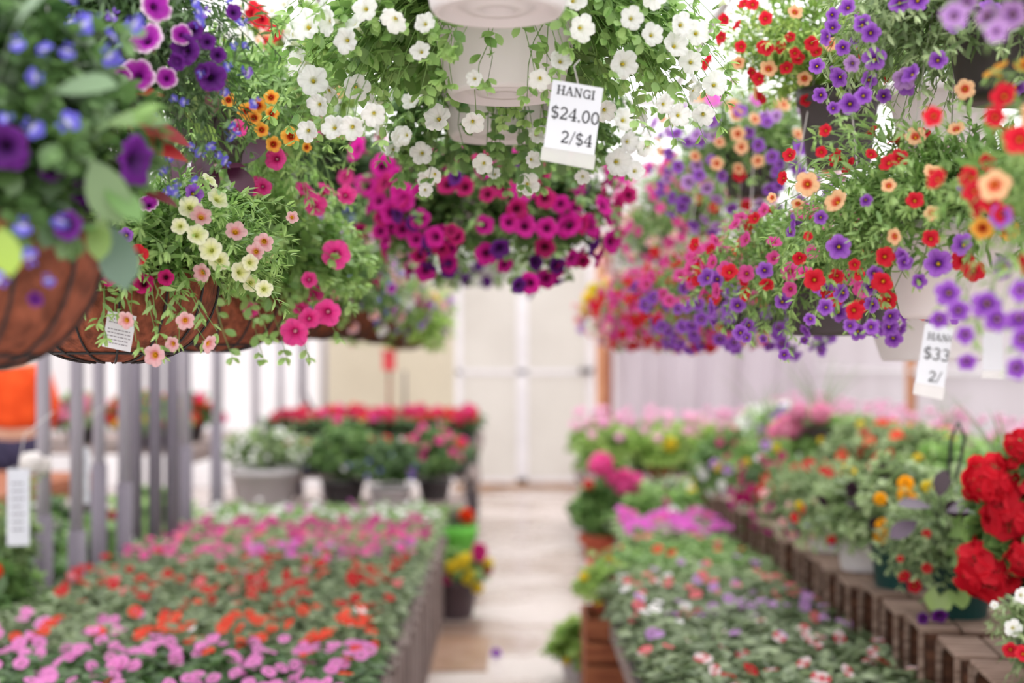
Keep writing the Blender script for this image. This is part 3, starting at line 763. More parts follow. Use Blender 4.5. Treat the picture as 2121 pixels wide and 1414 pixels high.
# left bench: rows from near to far
LB = [  # y, flower mix by column position fn, count, label piece
    (3.85, lambda c: [('imp_pink', 8), ('imp_orange', .5)], 24, 'light orchid pink impatiens, frontmost row of the left bench', 'deep'),
    (4.35, lambda c: [('imp_pink', 8), ('imp_orange', .4)], 26, 'light orchid pink impatiens in the second row of the left bench', 'deep'),
    (4.85, lambda c: [('imp_orange', 6), ('imp_white', 1)] if c >= 2 else [('imp_pink', 3), ('imp_orange', 2)], 20, 'orange red and white impatiens behind the orchid pink rows', 'grey'),
    (5.35, lambda c: [('imp_red', 6), ('imp_orange', 1)], 8, 'sparse red impatiens just behind the orange red row', 'grey'),
    (5.85, lambda c: [('imp_red', 6), ('imp_coral', 1)], 15, 'red impatiens in the middle of the left bench', 'grey'),
    (6.35, lambda c: [('imp_red', 5), ('imp_hot', 2)], 10, 'red and bright pink impatiens, past the left bench middle', 'grey'),
    (6.85, lambda c: [('imp_hot', 5), ('imp_orchid', 3)] if c >= 2 else [('imp_hot', 3)], 20, 'bright pink impatiens behind the red rows, left bench', 'grey'),
    (7.35, lambda c: [('imp_hot', 3), ('imp_magenta', 3), ('imp_coral', 2)], 20, 'mixed pink and magenta impatiens, farther left bench', 'sage'),
    (7.85, lambda c: [('imp_magenta', 6)], 34, 'deep magenta impatiens near the far end of the left bench', 'sage'),
    (8.35, lambda c: [('imp_white', 3)], 12, 'white impatiens in the last but one row of the left bench', 'sage'),
    (8.8, lambda c: [('imp_white', 3), ('imp_orchid', 1.3)], 8, 'leafy white and pink impatiens, last row, left bench', 'fresh')]
for r_, (y, fn, n, lb, gr) in enumerate(LB):
    for c in range(5):
        x = -1.72 + c * .288
        nn = n if not (r_ in (3, 5) and c < 2) else n // 2
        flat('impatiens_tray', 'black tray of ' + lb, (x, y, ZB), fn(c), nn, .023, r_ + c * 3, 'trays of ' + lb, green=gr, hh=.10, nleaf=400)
RB = [
    (3.6, lambda c: [('imp_bicolor', 5), ('imp_hot', 1), ('imp_red', 1)], 5, 'leafy striped red and white impatiens, front row of the right bench', 'grey'),
    (4.1, lambda c: [('imp_bicolor', 5), ('imp_hot', 1), ('imp_red', 1)], 6, 'leafy striped impatiens, second row of the right bench', 'grey'),
    (4.6, lambda c: [('imp_bicolor', 4), ('imp_coral', 1), ('imp_lilac', 1)], 7, 'leafy coral and striped impatiens, third row of the right bench', 'grey'),
    (5.1, lambda c: [('imp_lilac', 3), ('imp_white', 2), ('imp_coral', 1)] if c == 0 else [('imp_lilac', 3), ('imp_coral', 1)], 12, 'lilac impatiens with coral, fourth row of the right bench', 'grey'),
    (5.6, lambda c: [('imp_coral', 2), ('imp_white', 2)] if c == 0 else [('imp_lilac', 3), ('imp_coral', 2)], 12, 'lilac and coral impatiens, fifth row of the right bench', 'grey'),
    (6.1, lambda c: [('imp_coral', 2), ('imp_lilac', 1)], 5, 'mostly green impatiens, sixth row of the right bench', 'sage'),
    (6.6, lambda c: [('imp_orange', 1)], 2, 'almost flowerless impatiens, seventh row of the right bench', 'fresh'),
    (7.1, lambda c: [('imp_coral', 1)], 2, 'flowerless green plants just before the orchid coloured rows', 'fresh'),
    (7.6, lambda c: [('imp_orchid', 1)], 44, 'dense orchid pink flowers, last but one row, right bench', 'sage'),
    (8.05, lambda c: [('imp_orchid', 4), ('imp_hot', 1)], 40, 'dense orchid pink flowers, last row, right bench', 'sage')]
for r_, (y, fn, n, lb, gr) in enumerate(RB):
    for c in range(3):
        x = .53 + c * .255 if r_ < 7 else .69 + c * .175
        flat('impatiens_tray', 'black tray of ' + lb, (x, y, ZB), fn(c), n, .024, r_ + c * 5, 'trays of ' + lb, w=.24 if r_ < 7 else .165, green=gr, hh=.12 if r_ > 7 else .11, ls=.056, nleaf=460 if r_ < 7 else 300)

# ---------------------------------------------------------------- crates on end, right of the right bench
def crate(x, y, z, rot, label, group, h=.40, w=.274, dd=.36):
    t = thing('wooden_crate', label, 'crate', (x, y, z), rot, group); th = .014
    rng = np.random.default_rng(int(y * 100))
    for a, b_ in ((0, .11), (.12, dd)):
        MB().box(a, b_, -w / 2, w / 2, h - th, h - rng.uniform(0, .003)).build('end_board', M_CRATETOP, t, bevel=.003)
    MB().box(0, dd, -w / 2, w / 2, 0, th).build('end_board', M_CRATEIN, t, bevel=.003)
    for s in (-1, 1):
        for a, b_ in ((.018, .12), (.13, .235), (.245, dd)):
            MB().box(a, b_, s * w / 2 - (.010 if s > 0 else 0), s * w / 2 + (0 if s > 0 else .010), th, h - th).build('side_slat', M_CRATEIN, t)
        y0 = s * w / 2 - (.009 if s > 0 else 0)
        MB().box(-.004, .012, y0, y0 + .009, 0, h - th - .001).build('corner_batten', M_CRATETOP, t, bevel=.002)
        mb = MB(); n0 = 0   # curved gusset below the top
        q = [(0, h - th), (0, h - th - .07)] + [(.07 * (1 - math.cos(a * PI / 16)), h - th - .07 + .07 * math.sin(a * PI / 16)) for a in range(1, 8)]
        yy = s * (w / 2 - .019)
        mb.poly([(.006, yy - s * u, v) for u, v in q]); mb.poly([(.012, yy - s * u, v) for u, v in q][::-1])
        mb.build('gusset', M_CRATETOP, t)
    mb = MB()
    mb.box(dd - .012, dd, -w / 2, w / 2, th, h - th)
    mb.build('back_board', M_CRATEIN, t)
    return t
bench('low_bench', 'low plank stand carrying the row of brown crates', 1.17, 1.62, 2.75, 8.6, .35, M_GREYWOODY)
rng = np.random.default_rng(8)
ys = np.arange(2.95, 8.5, .292)
for i, y in enumerate(ys):
    where = ['nearest crate of the brown row at the lower right corner', 'second crate from the near end of the brown row', 'third crate from the near end of the brown row', 'fourth crate from the near end of the brown row'][i] if i < 4 else \
        ('upended crate, number %s along the row from the near end' % ['', '', '', '', 'five', 'six', 'seven', 'eight', 'nine', 'ten', 'eleven', 'twelve', 'thirteen', 'fourteen', 'fifteen', 'sixteen', 'seventeen', 'eighteen', 'nineteen', 'twenty'][i])
    crate(1.165 + rng.uniform(-.012, .02), y, .35, rng.uniform(-.15, -.02), where + ', below the potted flowers', 'brown crates standing on end', h=.40 + rng.uniform(-.016, .010))
t = thing('slatted_crate', 'red brown slatted crate standing on the floor under the right bench', 'crate', (.50, 6.3, 0))
for i in range(4):
    MB().box(-.17, .17, -.2, -.185, .01 + i * .1, .095 + i * .1).build('slat', M_REDCRATE, t)
    MB().box(-.17, .17, .185, .2, .01 + i * .1, .095 + i * .1).build('slat', M_REDCRATE, t)
    MB().box(-.185, -.17, -.2, .2, .01 + i * .1, .095 + i * .1).build('slat', M_REDCRATE, t)
    MB().box(.17, .185, -.2, .2, .01 + i * .1, .095 + i * .1).build('slat', M_REDCRATE, t)
MB().box(-.17, .17, -.19, .19, .0, .012).build('bottom', M_REDCRATE, t)
struct('trim_%d' % (k + 1), MB().box(-.52, -.12, 6.9, 7.75, 0, .006).mesh('stone', M_PATCH)); k += 1

# ================================================================== hanging baskets
RAIL = 2.78
def BG(lst, dirn=None): return lst
def big_leaves(base, lst):
    """lst: (px, py, d, dx, dz, length, colour, kind)"""
    def f(S, rng):
        for px, py, d, dx, dz, L, col, kind in lst:
            q = P(px, py, d) - base
            put_leaves(S, kind, q[None], np.array([[dx, -.15, dz]]), np.array([[-.1, -.6, .8]]) + rng.normal(size=(1, 3)) * .12, np.array([L]), lin(col)[None])
            tubes(S, bez(np.array([[0, 0, .1]]), (q[None] * .6 + [[0, 0, .08]]), q[None], np.linspace(0, 1, 8)), .002, lin(col) * .7)
    return f
pos = lambda x, d, z: np.array([x, d, z])
# --- centre line
plant('petunia_basket', 'white pot cut by the top edge, nearest of the hanging petunia pots', 'hanging basket', pos(-.02, 2.0, 1.99), 'white', .128, .15, (0, 0, .26), (.3, .3, .15, .10), 'oval', .034, 'fresh', 50, 500,
      [('white_petunia', 1, .02, -.5, 1)], 30, top=RAIL, zlow=-.1, seed=2)
C1 = pos(-.012, 2.5, 1.966)
def dense(S, rng): pass
tC1 = plant('petunia_basket', 'white hanging pot of white petunias with wide arching stems, in sharp focus', 'hanging basket', C1, 'white', .137, .152, (-.0, 0, .10), (.37, .33, .15, .155), 'oval', .033, 'fresh', 190, 2300,
      [('white_petunia', 1, .0215, -.8, 1)], 24, open_front=True, zlow=-.85, top=RAIL, seed=5, nodes=8,
      fixed=[('white_petunia', q[0], q[1], q[2] * 1.13) for q in [(822, 35, 54), (737, 180, 54), (884, 53, 42), (731, 262, 50), (775, 233, 46), (910, 248, 56), (979, 250, 44), (695, 266, 50), (640, 270, 44), (1199, 58, 52), (1289, 133, 58), (1159, 131, 46),
            (1250, 226, 46), (1402, 240, 44), (1456, 235, 44), (722, 84, 50), (627, 129, 62), (649, 168, 60), (640, 58, 64), (689, 44, 60), (1394, 98, 55), (1407, 53, 50), (875, 111, 40), (986, 164, 34), (1119, 160, 42), (1478, 177, 48), (1305, 40, 45),
            (1346, 75, 44), (760, 20, 50), (610, 90, 50), (1440, 70, 50), (1185, 5, 50), (1370, 215, 40), (665, 215, 45), (1430, 130, 46)]],
      trails=[(590, 125), (598, 205), (1508, 130), (1500, 190), (1492, 262), (612, 292), (1135, 203), (1090, 200), (1010, 180), (930, 110), (945, 95), (930, 175), (1190, 80), (1480, 60), (1515, 165), (560, 240), (575, 60), (790, 290), (720, 300), (905, 165), (920, 100), (1180, 100), (1320, 250), (1340, 290), (1505, 215), (1450, 280), (1400, 285), (600, 262), (680, 300)])
C2 = pos(-.03, 3.0, 1.972)
plant('petunia_basket', 'white hanging pot of white petunias right behind the sharp one and partly hidden below it', 'hanging basket', C2, 'white', .14, .15, (.01, 0, .03), (.27, .26, .16, .165), 'oval', .038, 'mid', 130, 1500,
      [('white_petunia', 1, .02, -1, .3)], 12, zlow=-.95, top=RAIL, seed=7, ymax=.1, open_front=True, open_hi=.35, open_lo=-.45,
      fixed=[('white_petunia', q[0], q[1], q[2] * 1.1) for q in [(1003, 337, 40), (1092, 381, 45), (875, 317, 44), (830, 284, 42), (817, 310, 36), (1026, 364, 26), (1296, 293, 44), (1276, 335, 56), (1207, 364, 30), (879, 392, 28), (1289, 250, 50), (1108, 279, 42), (1313, 355, 40), (1340, 300, 44)]])
plant('petunia_basket', 'hanging basket of magenta petunias with purple ones below, under the white petunias', 'hanging basket', pos(-.06, 4.2, 1.90), 'white', .15, .15, (0, 0, .05), (.37, .34, .20, .225), 'oval', .044, 'mid', 150, 2600,
      [('magenta_petunia', 5, .032, -.35, 1), ('crimson_petunia', 3, .03, -.6, .6), ('plum_petunia', 1, .028, -1, .5), ('magenta_petunia', 3.5, .03, -1, -.3), ('plum_petunia', 1.5, .03, -1, -.5)], 98, zlow=-.97, top=RAIL, seed=9, ymax=.15,
      fixed=[('magenta_petunia', *q) for q in [(745, 310, 58), (790, 345, 55), (760, 385, 55), (835, 400, 56), (812, 440, 58), (840, 415, 50), (1180, 468, 62), (1275, 360, 60), (1262, 500, 55), (1245, 430, 50), (790, 480, 40), (1100, 585, 52), (1130, 575, 45)]] +
            [('crimson_petunia', *q) for q in [(965, 388, 46), (1012, 405, 40), (1128, 410, 48), (1300, 405, 40), (935, 480, 34), (870, 530, 36), (1210, 540, 36)]] + [('plum_petunia', *q) for q in [(857, 460, 36), (890, 500, 34), (1070, 590, 40), (930, 560, 40), (1150, 550, 40)]])
plant('petunia_basket', 'far blurred basket of pale flowers showing under the magenta one', 'hanging basket', pos(-.12, 6.6, 1.9), 'white', .15, .15, (0, 0, .03), (.27, .26, .14, .15), 'oval', .045, 'sage', 60, 500,
      [('white_petunia', 3, .03, -1, 1), ('plum_petunia', 1, .03, -1, 0)], 36, zlow=-.9, top=RAIL, seed=10)
# --- left line, lower tier: coco bowls
L1 = pos(-.665, 1.68, 1.49)
plant('coco_basket', 'big blurred coco basket at the left edge with blue lobelia and dark purple petunias', 'hanging basket', L1, 'coco', .18, .17, (0.0, 0, .25), (.235, .23, .24, .06), 'oval', .052, 'deep', 80, 850,
      [('lobelia', 3, .015, -.8, 1), ('plum_petunia', 2, .028, -.9, .3)], 34, zlow=-.35, stem_below=500, top=RAIL, seed=21, ymax=0,
      fixed=[('lobelia', q[0], q[1], q[2] * 1.08) for q in [(62, 272, 52), (66, 530, 44), (45, 470, 44), (175, 52, 52), (265, 42, 48), (215, 112, 52), (140, 105, 40), (100, 120, 44), (85, 158, 44), (6, 370, 44), (3, 590, 46), (110, 570, 34), (130, 445, 44), (40, 400, 40), (15, 260, 36), (45, 95, 40)]] +
            [('plum_petunia', *q) for q in [(35, 330, 66), (112, 372, 60), (155, 420, 70), (148, 470, 66), (100, 350, 56), (160, 400, 56), (80, 612, 34), (20, 440, 50), (60, 420, 56), (115, 430, 60)]],
      extra=big_leaves(L1, [(110, 190, 1.45, .5, .1, .07, '6f8c66', 'oval'), (215, 260, 1.5, .8, .2, .065, '7d9c5e', 'oval'), (190, 330, 1.5, .4, -.8, .075, '66824f', 'oval'), (30, 60, 1.4, .4, .5, .075, '8fa88c', 'oval'),
            (215, 385, 1.5, .7, -.5, .055, '5f8a40', 'oval'), (0, 470, 1.4, .2, -.6, .05, '9aba3c', 'oval'), (228, 465, 1.6, .25, -.9, .075, '5f7d6a', 'oval'), (212, 445, 1.55, -.1, -.9, .05, '7ea050', 'oval'), (250, 270, 1.5, .6, .5, .05, '7fa454', 'oval')]))
L2 = pos(-.70, 2.5, 1.5)
tL2 = plant('coco_basket', 'sharp coco basket with pale pink calibrachoa trailing over a white care tag', 'hanging basket', L2, 'coco', .18, .155, (.03, 0, .185), (.27, .26, .14, .09), 'lance', .034, 'fresh', 260, 2600,
      [('cream_calibrachoa', 1, .017, 0, 1)], 5, zlow=-.8, top=RAIL, seed=23, nodes=8,
      fixed=[('pink_calibrachoa', *q) for q in [(415, 455, 48), (486, 485, 48), (425, 562, 44), (292, 617, 38), (268, 661, 40), (383, 661, 42), (326, 735, 50), (423, 708, 42), (365, 710, 34), (163, 637, 38), (548, 497, 44), (533, 520, 40), (603, 452, 28)]] +
            [('cream_calibrachoa', *q) for q in [(392, 432, 50), (445, 418, 50), (405, 490, 48), (440, 520, 50), (492, 565, 46), (518, 585, 40), (545, 600, 40), (455, 540, 44), (515, 545, 36), (375, 470, 36)]] +
            [('crimson_petunia', *q) for q in [(235, 575, 44), (300, 590, 46), (345, 575, 36), (185, 590, 36), (318, 620, 34)]] + [('picotee_petunia', 310, 430, 46), ('purple_calibrachoa', 265, 487, 34), ('purple_calibrachoa', 395, 403, 44), ('red_petunia', 285, 530, 44), ('red_petunia', 240, 440, 34)],
      trails=[(330, 690), (290, 720), (420, 660), (450, 690), (200, 670), (220, 700), (560, 560), (570, 620), (590, 640), (600, 430), (510, 400), (420, 370), (350, 380), (240, 650), (350, 640), (560, 450)])
def care_tag(parent, base, px, py, d, w, h, tilt):
    q = P(px, py, d) - base
    t = MB().box(-w / 2, w / 2, -.0006, .0006, -h / 2, h / 2).build('care_tag', M_PAPER, parent); t.location = tuple(q); t.rotation_euler = (math.radians(18), tilt, math.radians(8)); t['label'] = 'white paper care tag with fine print'
    mb = MB(); rng = np.random.default_rng(3)
    for i in range(9):
        if i in (3,): continue
        z = h * .4 - i * h * .095; x = -w * .4
        while x < w * .36:
            l = rng.uniform(.002, .006); mb.box(x, min(x + l, w * .42), -.0013, -.0008, z, z + h * .022); x += l + .0014
    mb.build('fine_print', M_FAINT, t)
care_tag(tL2, L2, 247, 686, 2.315, .046, .062, math.radians(12))
plant('coco_basket', 'third coco basket of the left line with hot pink petunias', 'hanging basket', pos(-.70, 3.3, 1.525), 'coco', .18, .15, (.05, 0, .21), (.33, .28, .21, .15), 'oval', .036, 'fresh', 170, 1800,
      [('hotpink_petunia', 1, .025, -.6, .8)], 5, zlow=-.75, top=RAIL, seed=25,
      fixed=[('hotpink_petunia', *q) for q in [(650, 425, 50), (715, 405, 44), (698, 524, 62), (680, 645, 60), (612, 685, 62), (640, 660, 44), (535, 383, 36), (580, 330, 58), (520, 640, 36), (640, 580, 36), (620, 640, 36)]],
      trails=[(745, 600), (760, 540), (700, 700), (770, 560), (720, 470), (640, 740), (540, 745), (480, 740), (590, 740), (730, 640), (560, 700)])
def mixb(name, label, x, d, z, fl, n, green, seed, rad=(.31, .29, .2, .2), leaf='oval', ls=.042, pot='coco', cz=.17, nst=80, inner=800, r=.17, h=.14, cx=0, mass=0, zlow=-.9, fixed=()):
    return plant(name, label, 'hanging basket', pos(x, d, z), pot, r, h, (cx, 0, cz), rad, leaf, ls, green, nst, inner, fl, n, zlow=zlow, top=RAIL, seed=seed, mass=mass, fixed=fixed)
mixb('coco_basket', 'fourth coco basket of the left line, mostly green with pink and lilac flowers', -.70, 4.1, 1.56, [('hotpink_petunia', 2, .026, -.8, 1), ('lilac_calibrachoa', 2, .02, -.8, 1), ('lobelia', 3, .014, -1, 0)], 36, 'fresh', 31, cz=.2)
mixb('coco_basket', 'fifth coco basket of the left line with blue lobelia hanging below', -.70, 4.95, 1.58, [('lobelia', 6, .018, -1, .2), ('picotee_petunia', 1, .026, -.5, 1), ('hotpink_petunia', 1, .026, -.5, 1)], 50, 'mid', 32, cz=.2)
mixb('coco_basket', 'sixth coco basket of the left line with pale pink flowers', -.70, 5.8, 1.60, [('pink_calibrachoa', 3, .026, -.8, 1), ('lobelia', 2, .018, -1, 0), ('white_petunia', 1, .03, -1, 1)], 44, 'sage', 33)
mixb('coco_basket', 'seventh coco basket of the left line with lilac flowers and lime foliage', -.70, 6.7, 1.60, [('lilac_calibrachoa', 3, .03, -.8, 1), ('lobelia', 3, .02, -1, 0), ('magenta_petunia', 1, .03, -1, .3)], 44, 'fresh', 34)
mixb('coco_basket', 'eighth coco basket of the left line with lime green trailing leaves', -.70, 7.7, 1.60, [('hotpink_petunia', 2, .03, -.4, 1), ('pink_calibrachoa', 2, .03, -.8, 1)], 22, 'lime', 35, ls=.06)
mixb('coco_basket', 'farthest basket of the left line, bright lime foliage with few lilac and red flowers', -.68, 8.9, 1.58, [('lilac_calibrachoa', 2, .035, -.4, 1), ('hotpink_petunia', 1, .035, -.4, 1), ('orange_calibrachoa', 1, .03, -.4, 1)], 14, 'lime', 36, ls=.07, rad=(.31, .29, .26, .22))
# --- left line, upper tier
U2 = pos(-.64, 2.2, 1.90)
plant('hanging_pot', 'upper left hanging pot of white rimmed purple petunias, lobelia and dark red coleus leaves', 'hanging basket', U2, 'dark', .10, .12, (0, 0, .07), (.27, .22, .16, .22), 'lance', .030, 'deep', 170, 1200,
      [('lobelia', 5, .012, -1, .4), ('violet_lobelia', 2, .012, -1, .5), ('plum_petunia', 1, .022, -.5, .6)], 46, zlow=-.95, top=RAIL, seed=41, ymax=0,
      fixed=[('picotee_petunia', *q) for q in [(308, 90, 76), (288, 160, 78), (315, 15, 72), (345, 165, 50), (375, 75, 48), (250, 150, 44)]] + [('plum_petunia', *q) for q in [(372, 128, 40), (402, 62, 42), (424, 150, 34), (398, 112, 36), (480, 30, 36), (430, 90, 36), (450, 115, 36)]] +
            [('lobelia', *q) for q in [(345, 325, 24), (355, 345, 26), (390, 310, 24), (440, 295, 24), (445, 320, 22), (430, 300, 22), (350, 385, 24), (365, 375, 22), (370, 400, 24), (330, 355, 24), (385, 215, 24), (478, 135, 26), (420, 155, 24), (460, 185, 24), (500, 100, 22), (395, 10, 30), (405, 25, 26), (475, 5, 26), (300, 340, 22), (330, 310, 22), (340, 395, 24), (475, 95, 22), (360, 205, 20), (485, 280, 20)]],
      extra=big_leaves(U2, [(265, 262, 2.02, 1, -.05, .088, '8c1a22', 'coleus'), (262, 300, 2.02, 1, .0, .085, '9c2024', 'coleus'), (300, 402, 2.02, 1, -.1, .048, '5f1822', 'coleus'), (255, 215, 2.05, -.9, .2, .07, 'a83a24', 'coleus'), (200, 200, 2.0, .7, .2, .09, '94301f', 'coleus'), (270, 285, 2.05, .9, .22, .07, '7a1820', 'coleus'),
            (390, 245, 2.3, .3, .6, .05, 'bcd688', 'oval'), (400, 255, 2.3, .5, -.3, .05, 'a8cc62', 'oval')]))
U3 = pos(-.62, 3.0, 1.93)
plant('hanging_pot', 'upper left hanging pot with golden orange calibrachoa and plum leaves behind the lobelia', 'hanging basket', U3, 'dark', .11, .13, (0, 0, .06), (.28, .25, .2, .21), 'lance', .036, 'fresh', 130, 1400,
      [('orange_calibrachoa', 1, .019, -.2, .6)], 5, zlow=-.95, top=RAIL, seed=43,
      fixed=[('orange_calibrachoa', *q) for q in [(472, 208, 32), (510, 226, 42), (561, 204, 34), (560, 237, 32), (528, 245, 34), (541, 270, 32), (603, 283, 42), (565, 300, 36), (630, 305, 24)]] + [('hotpink_petunia', *q) for q in [(492, 270, 40), (575, 330, 50), (545, 385, 40), (525, 390, 30)]],
      extra=big_leaves(U3, [(400, 320, 2.8, .4, -.6, .09, '5a2748', 'oval'), (440, 300, 2.8, -.3, -.7, .09, '4c203e', 'oval'), (420, 360, 2.8, .6, .2, .09, '54243f', 'oval'), (470, 340, 2.8, .5, -.5, .08, '5a2748', 'oval'), (440, 240, 2.8, .1, .7, .09, '6a3038', 'oval'), (500, 340, 2.8, .4, .4, .07, '4c203e', 'oval'), (380, 300, 2.8, -.2, -.7, .08, '5a2748', 'oval')]))
plant('hanging_pot', 'small upper pot of red and white petunias between lobelia and white petunias', 'hanging basket', pos(-.56, 3.6, 2.12), 'dark', .10, .12, (0, 0, .12), (.22, .2, .16, .2), 'oval', .034, 'lime', 80, 600,
      [('peach_calibrachoa', 1, .018, -.8, 1), ('white_petunia', 3, .028, -.8, 1)], 30, zlow=-.9, top=RAIL, seed=44,
      fixed=[('red_petunia', *q) for q in [(525, 28, 56), (545, 40, 44), (572, 72, 46), (560, 95, 34)]] + [('white_petunia', *q) for q in [(470, 85, 60), (505, 80, 55), (530, 105, 45), (500, 15, 50), (545, 155, 44)]] + [('peach_calibrachoa', 548, 88, 40)])
mixb('hanging_pot', 'upper left pot of dark foliage and few pink flowers above the third coco basket', -.64, 4.5, 2.02, [('hotpink_petunia', 2, .026, -.5, 1), ('plum_petunia', 1, .026, -.8, .4)], 18, 'deep', 45, pot='dark', r=.12, h=.13, cz=.08)
mixb('hanging_pot', 'upper left pot of green foliage with blue and white flowers behind the magenta petunias', -.62, 5.7, 2.0, [('lobelia', 4, .022, -.8, 1), ('white_petunia', 1, .03, -.8, .4), ('magenta_petunia', 1, .03, -.8, .6)], 34, 'mid', 46, pot='dark', r=.12, h=.13, cz=.08)
mixb('hanging_pot', 'far upper left pot of pale flowers behind the magenta petunias', -.60, 7.4, 1.98, [('pink_calibrachoa', 2, .03, -.8, 1), ('white_petunia', 1, .03, -.8, .4), ('magenta_petunia', 1, .03, -.8, .6)], 40, 'sage', 47, pot='dark', r=.12, h=.13, cz=.08)
# --- right line
mixk = [('peach_calibrachoa', 4, .017, -.3, 1), ('red_calibrachoa', 4, .016, -.9, 1), ('purple_calibrachoa', 4, .0175, -1, .4), ('orange_calibrachoa', 1, .017, -.2, 1)]
R1 = pos(.79, 1.72, 1.56)
tR1 = plant('calibrachoa_basket', 'nearest right hanging basket, blurred red, orange and violet flowers at the right edge', 'hanging basket', R1, 'white', .15, .15, (0, 0, .165), (.26, .26, .17, .17), 'lance', .030, 'fresh', 170, 1300, mixk, 60, zlow=-.8, top=RAIL, seed=51, ymax=0,
      fixed=[('red_calibrachoa', *q) for q in [(2085, 205, 60), (1940, 240, 44), (2060, 245, 44), (2050, 420, 50), (2105, 290, 50), (2075, 440, 44)]] + [('purple_calibrachoa', *q) for q in [(1968, 605, 56), (2045, 625, 66), (2005, 690, 44), (1945, 655, 44), (2110, 650, 60), (2100, 760, 50), (2080, 450, 50), (2110, 600, 50), (2000, 740, 44), (1985, 640, 50), (2070, 660, 56), (2112, 700, 56)]] + [('orange_calibrachoa', 2035, 470, 50)])
R2 = pos(.735, 2.3, 1.572)
tR2 = plant('calibrachoa_basket', 'second right hanging basket, peach, red and violet calibrachoa in near focus', 'hanging basket', R2, 'white', .14, .15, (0, 0, .14), (.285, .27, .165, .14), 'lance', .030, 'fresh', 260, 2400, mixk, 46, zlow=-.8, top=RAIL, seed=53,
      fixed=[('peach_calibrachoa', *q) for q in [(1674, 382, 52), (1739, 423, 56), (1897, 290, 44), (1927, 367, 42), (1842, 390, 34), (1655, 415, 30), (1862, 487, 36), (2000, 185, 44), (1934, 443, 36), (1606, 410, 24)]] +
            [('red_calibrachoa', *q) for q in [(1716, 275, 30), (1702, 315, 26), (1861, 333, 42), (1894, 420, 40), (1800, 327, 26), (1632, 370, 30), (1640, 325, 30), (1830, 532, 42), (1765, 641, 44), (1686, 580, 46), (1927, 498, 40), (1843, 621, 40), (1775, 550, 28), (1736, 569, 32), (2014, 558, 46), (1658, 530, 32), (1821, 582, 32), (1678, 487, 22)]] +
            [('purple_calibrachoa', *q) for q in [(1996, 387, 46), (1738, 511, 52), (1945, 548, 60), (1801, 678, 36), (1812, 626, 36), (1715, 637, 38), (1682, 656, 30), (1758, 678, 32), (1808, 565, 34), (1873, 543, 34), (1790, 410, 30), (1700, 450, 30), (1900, 580, 36)]],
      trails=[(1740, 245), (1700, 262), (1760, 270), (1640, 300), (1625, 470), (1640, 640), (1820, 300), (1650, 440), (1690, 290), (1870, 270)])
pk = [('pinkish_calibrachoa', 6, .019, -.35, 1), ('red_calibrachoa', 2, .017, -.6, 1), ('purple_calibrachoa', 7, .020, -1, 0.0)]
plant('calibrachoa_basket', 'third right hanging basket, bright pink above and violet below', 'hanging basket', pos(.72, 3.15, 1.56), 'dark', .13, .14, (-.02, 0, .13), (.30, .28, .155, .155), 'lance', .034, 'fresh', 170, 1600, pk, 98, zlow=-.9, top=RAIL, seed=55, mass=60,
      fixed=[('purple_calibrachoa', *q) for q in [(1623, 735, 26), (1665, 703, 20), (1586, 698, 20), (1535, 690, 34), (1550, 700, 28), (1640, 480, 24)]])
pk2 = [('pinkish_calibrachoa', 5, .021, -.2, 1), ('red_calibrachoa', 2, .02, -.4, 1), ('purple_calibrachoa', 9, .022, -1, .2)]
plant('calibrachoa_basket', 'fourth right hanging basket, mostly violet flowers hanging low', 'hanging basket', pos(.72, 4.15, 1.59), 'dark', .13, .14, (-.02, 0, .10), (.32, .3, .17, .18), 'lance', .036, 'fresh', 120, 1200, pk2, 98, zlow=-.9, top=RAIL, seed=57, mass=90)
plant('calibrachoa_basket', 'fifth right hanging basket, red and pink flowers, blurred', 'hanging basket', pos(.72, 5.2, 1.60), 'dark', .13, .14, (-.02, 0, .10), (.33, .3, .18, .16), 'lance', .04, 'mid', 100, 900, [('red_calibrachoa', 4, .022, -1, 1), ('pinkish_calibrachoa', 5, .024, -1, 1), ('lilac_calibrachoa', 1, .022, -1, 0)], 98, zlow=-.9, top=RAIL, seed=59, mass=90)
plant('calibrachoa_basket', 'sixth right hanging basket, soft pink and red flowers far along the path', 'hanging basket', pos(.72, 6.4, 1.62), 'dark', .13, .14, (-.02, 0, .10), (.33, .3, .2, .18), 'lance', .045, 'mid', 90, 800, [('red_calibrachoa', 3, .026, -1, 1), ('pinkish_calibrachoa', 4, .028, -1, 1), ('pink_calibrachoa', 2, .026, -1, 0)], 98, zlow=-.9, top=RAIL, seed=61, mass=60)
plant('calibrachoa_basket', 'farthest right hanging basket with yellow flowers on its left', 'hanging basket', pos(.72, 7.9, 1.68), 'dark', .13, .14, (-.02, 0, .10), (.33, .3, .22, .2), 'lance', .05, 'fresh', 80, 700, [('pink_calibrachoa', 5, .032, -1, 1), ('lilac_calibrachoa', 1, .028, -1, 0)], 80, zlow=-.9, top=RAIL, seed=63,
      fixed=[('marigold_lemon', 1222, 620, 34), ('marigold_lemon', 1230, 600, 30), ('marigold_lemon', 1216, 640, 28), ('marigold_lemon', 1262, 590, 26)])
plant('calibrachoa_basket', 'broad white hanging bowl whose base shows below the second right basket', 'hanging basket', pos(1.02, 3.45, 1.503), 'white', .165, .12, (.02, 0, .16), (.24, .22, .12, .06), 'lance', .034, 'fresh', 60, 600, [('purple_calibrachoa', 1, .02, -.2, 1)], 20, zlow=-.3, top=RAIL, seed=64)
